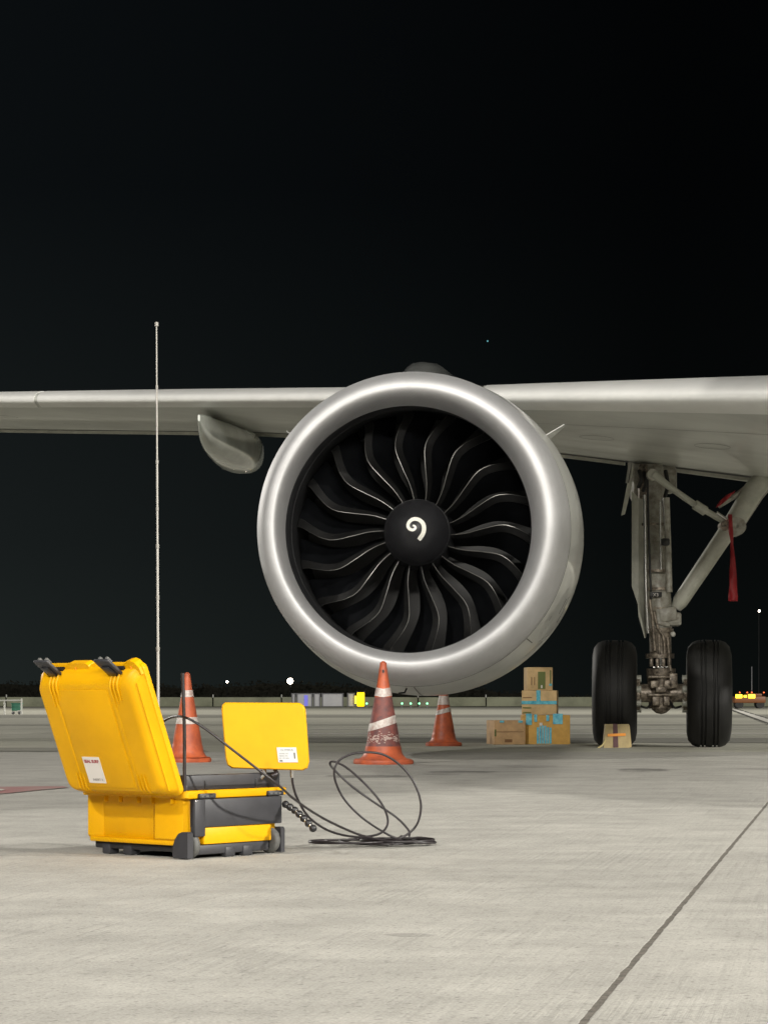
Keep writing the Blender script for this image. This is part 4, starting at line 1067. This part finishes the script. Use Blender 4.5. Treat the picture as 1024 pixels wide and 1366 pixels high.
# lid stay rod and telescopic aerial
MB().tube([CU(.006, .012, .21), CU(.006, .012, .40), CU(.0, .014, .583)], .0055, 10).build('stay_rod', M['cable'], case)
z_top = 1.722; bx = Vector((-.727, 7.35, .21)); tx = Vector((-.735, 7.36, z_top))
rod = MB(); pts = [bx.lerp(tx, t) for t in (0, .30, .301, .52, .521, .70, .701, .86, .861, 1)]
rod.tube(pts, [.0048, .0048, .0041, .0041, .0034, .0034, .0028, .0028, .0023, .0023], 12)
rd = rod.build('telescopic_aerial', M['rodgrey'], case, ang=30)
for tt, r_ in ((.30, .0062), (.52, .0054), (.70, .0046), (.86, .004), (.995, .0060), (.41, .0052), (.60, .0044), (.78, .0038)):
    MB().tube([bx.lerp(tx, tt - .004), bx.lerp(tx, tt + .004)], r_, 12).build('aerial_collar', M['rodgrey'], rd)

# ------------------------------------------------------------------ display unit on its arm, back towards the camera
YD = 7.36
def D(px, py, d=0.0): return P(px, py, YD) + Vector((0, d, 0))
disp_out = [(300, 937), (399, 937.5), (405, 941), (407.5, 947), (412.5, 1016), (410, 1025), (404, 1028), (309, 1025), (303, 1021), (300.5, 1012), (295, 946), (296, 940)]
cxm, cym = 353, 982
def ins(k): return [(cxm + (x - cxm) * k, cym + (y - cym) * k) for x, y in disp_out]
mb = MB(); mb.loft([[D(x, y, d) for x, y in ins(k)] for d, k in ((.050, .93), (.046, .985), (.012, 1.0), (.003, .985), (.0, .965))])
du = mb.build('display_unit', M['yellow'], case, ang=30)
mb = MB(); mb.prism(ins(.90), lambda x, y, d: D(x, y, d), .049, .053); mb.build('screen', M['black'], du, ang=20)
lab = [(369, 997), (395, 997), (397.5, 1017), (371.5, 1017)]
MB().prism(lab, lambda x, y, d: D(x, y, d), -.0016, .0005).build('label_plate', M['label2'], du, ang=20)
def DT(px, py): 
    o_ = D(px, py, -.0018)
    return lambda x, y, z: o_ + Vector((x + y * -.09, -z, y))
text_mesh('OLYMPUS', 'label_lettering', .0095, DT(382.5, 1002), M['greyink'], du)
for i, tx_ in enumerate(('MODEL NO.', 'SERIAL NO.', 'DC 15V 40W')):
    text_mesh(tx_, 'label_lettering', .0058, DT(372.5, 1006 + i * 3.1), M['greyink'], du, align='LEFT')
MB().prism([(373, 1013.8), (377, 1013.8), (377.3, 1016), (373.3, 1016)], lambda x, y, d: D(x, y, d), -.002, -.0015).build('label_mark', M['greyink'], du, ang=20)
MB().prism([(391.5, 1004), (393.5, 1004), (394.3, 1012), (392.3, 1012)], lambda x, y, d: D(x, y, d), -.002, -.0015).build('label_mark', M['greyink'], du, ang=20)
MB().tube([D(389, 1026, .02), D(389.3, 1038, .02)], [.0075, .0055], 12).build('connector', M['steel'], du)
MB().tube(smooth_path([D(350, 1026, .03), D(352, 1032, .03), D(345, 1040, .03)], 5), .008, 10).build('mounting_arm', M['steel'], du)
MB().tube(smooth_path([D(366, 1027, .02), D(369, 1032, .01), D(362, 1035, 0)], 5), .006, 10).build('mounting_clip', M['cable'], du)

# ------------------------------------------------------------------ insertion tube: one long cable coiled on the ground
def Cp(px, py, Y): return P(px, py, Y)
gz = .008
ctr = Vector((-.035, 7.86, gz))
pts = [Cp(205, 972, 7.30), Cp(226, 958, 7.22), Cp(247, 957, 7.10), Cp(275, 973, 7.08), Cp(310, 1000, 7.08), Cp(345, 1027, 7.10), Cp(372, 1048, 7.14), Cp(395, 1068, 7.25), Cp(430, 1091, 7.45), Cp(470, 1110, 7.62), Cp(500, 1119, 7.72), Cp(530, 1126.5, 7.83)]
pts[-1].z = max(pts[-1].z, gz + .004)
# flat coils
def coil(c, rx, ry, a0, turns, n, z0, tilt=0):
    out = []
    for k in range(int(n * turns)):
        an = R(a0) + 2 * math.pi * k / n
        out.append(Vector((c.x + rx * math.cos(an), c.y + ry * math.sin(an), z0 + .002 * (k / n) + .001 * math.sin(an * 2))))
    return out
pts += coil(Vector((-.02, 7.86, 0)), .135, .16, 20, 1.9, 12, .009)
pts += [Vector((.06, 8.00, .02))]
# standing big loop
pts += [Cp(535, 1120, 7.93), Cp(515, 1112, 7.92), Cp(482, 1090, 7.90), Cp(457, 1063, 7.88), Cp(446, 1036, 7.86), Cp(450, 1017, 7.86), Cp(466, 1007, 7.86), Cp(488, 1003.5, 7.86), Cp(512, 1007, 7.87), Cp(535, 1022, 7.88), Cp(552, 1044, 7.88), Cp(561, 1071, 7.88), Cp(558, 1095, 7.88), Cp(547, 1110, 7.88), Cp(530, 1119, 7.85)]
pts += [Vector((-.02, 7.75, .014))]
pts += coil(Vector((.045, 7.83, 0)), .125, .10, 190, 1.6, 12, .016)
pts += [Vector((.12, 7.92, .02)), Cp(546, 1118, 7.95), Cp(545, 1108, 7.98), Cp(528, 1090, 8.0), Cp(497, 1069, 8.0), Cp(468, 1048, 8.0), Cp(447, 1028, 8.0), Cp(440, 1019, 8.0), Cp(445, 1016, 7.99), Cp(462, 1024, 7.98), Cp(487, 1046, 7.96), Cp(508, 1071, 7.94), Cp(517, 1093, 7.9), Cp(512, 1108, 7.86), Cp(496, 1115, 7.8), Cp(470, 1116, 7.72), Cp(438, 1108, 7.6), Cp(412, 1090, 7.5), Cp(397, 1066, 7.42), Cp(391, 1048, 7.39), D(389.3, 1037, .02)]
o = MB().tube(smooth_path(pts, 9), .0040, 10).build('inspection_cable', M['cable'])
tag(o, 'black inspection cable looping from the yellow case into tangled coils on the concrete', 'cable')
out = coil(Vector((-.115, 7.78, 0)), .165, .10, 60, 2.2, 14, .010)
out = [p + Vector((.03 * math.sin(i * .45), .012 * math.sin(i * .8), .004)) for i, p in enumerate(out)]
out = out + [Vector((.02, 7.78, .02)), Vector((.11, 7.74, .014)), Vector((.175, 7.80, .010)), Vector((.15, 7.90, .012)), Vector((.05, 7.95, .014)), Vector((-.08, 7.93, .014))]
o = MB().tube(smooth_path(out, 8), .0038, 10).build('coiled_cable', M['cable'])
tag(o, 'flat coil of black cable lying on the concrete under the standing loops', 'cable')
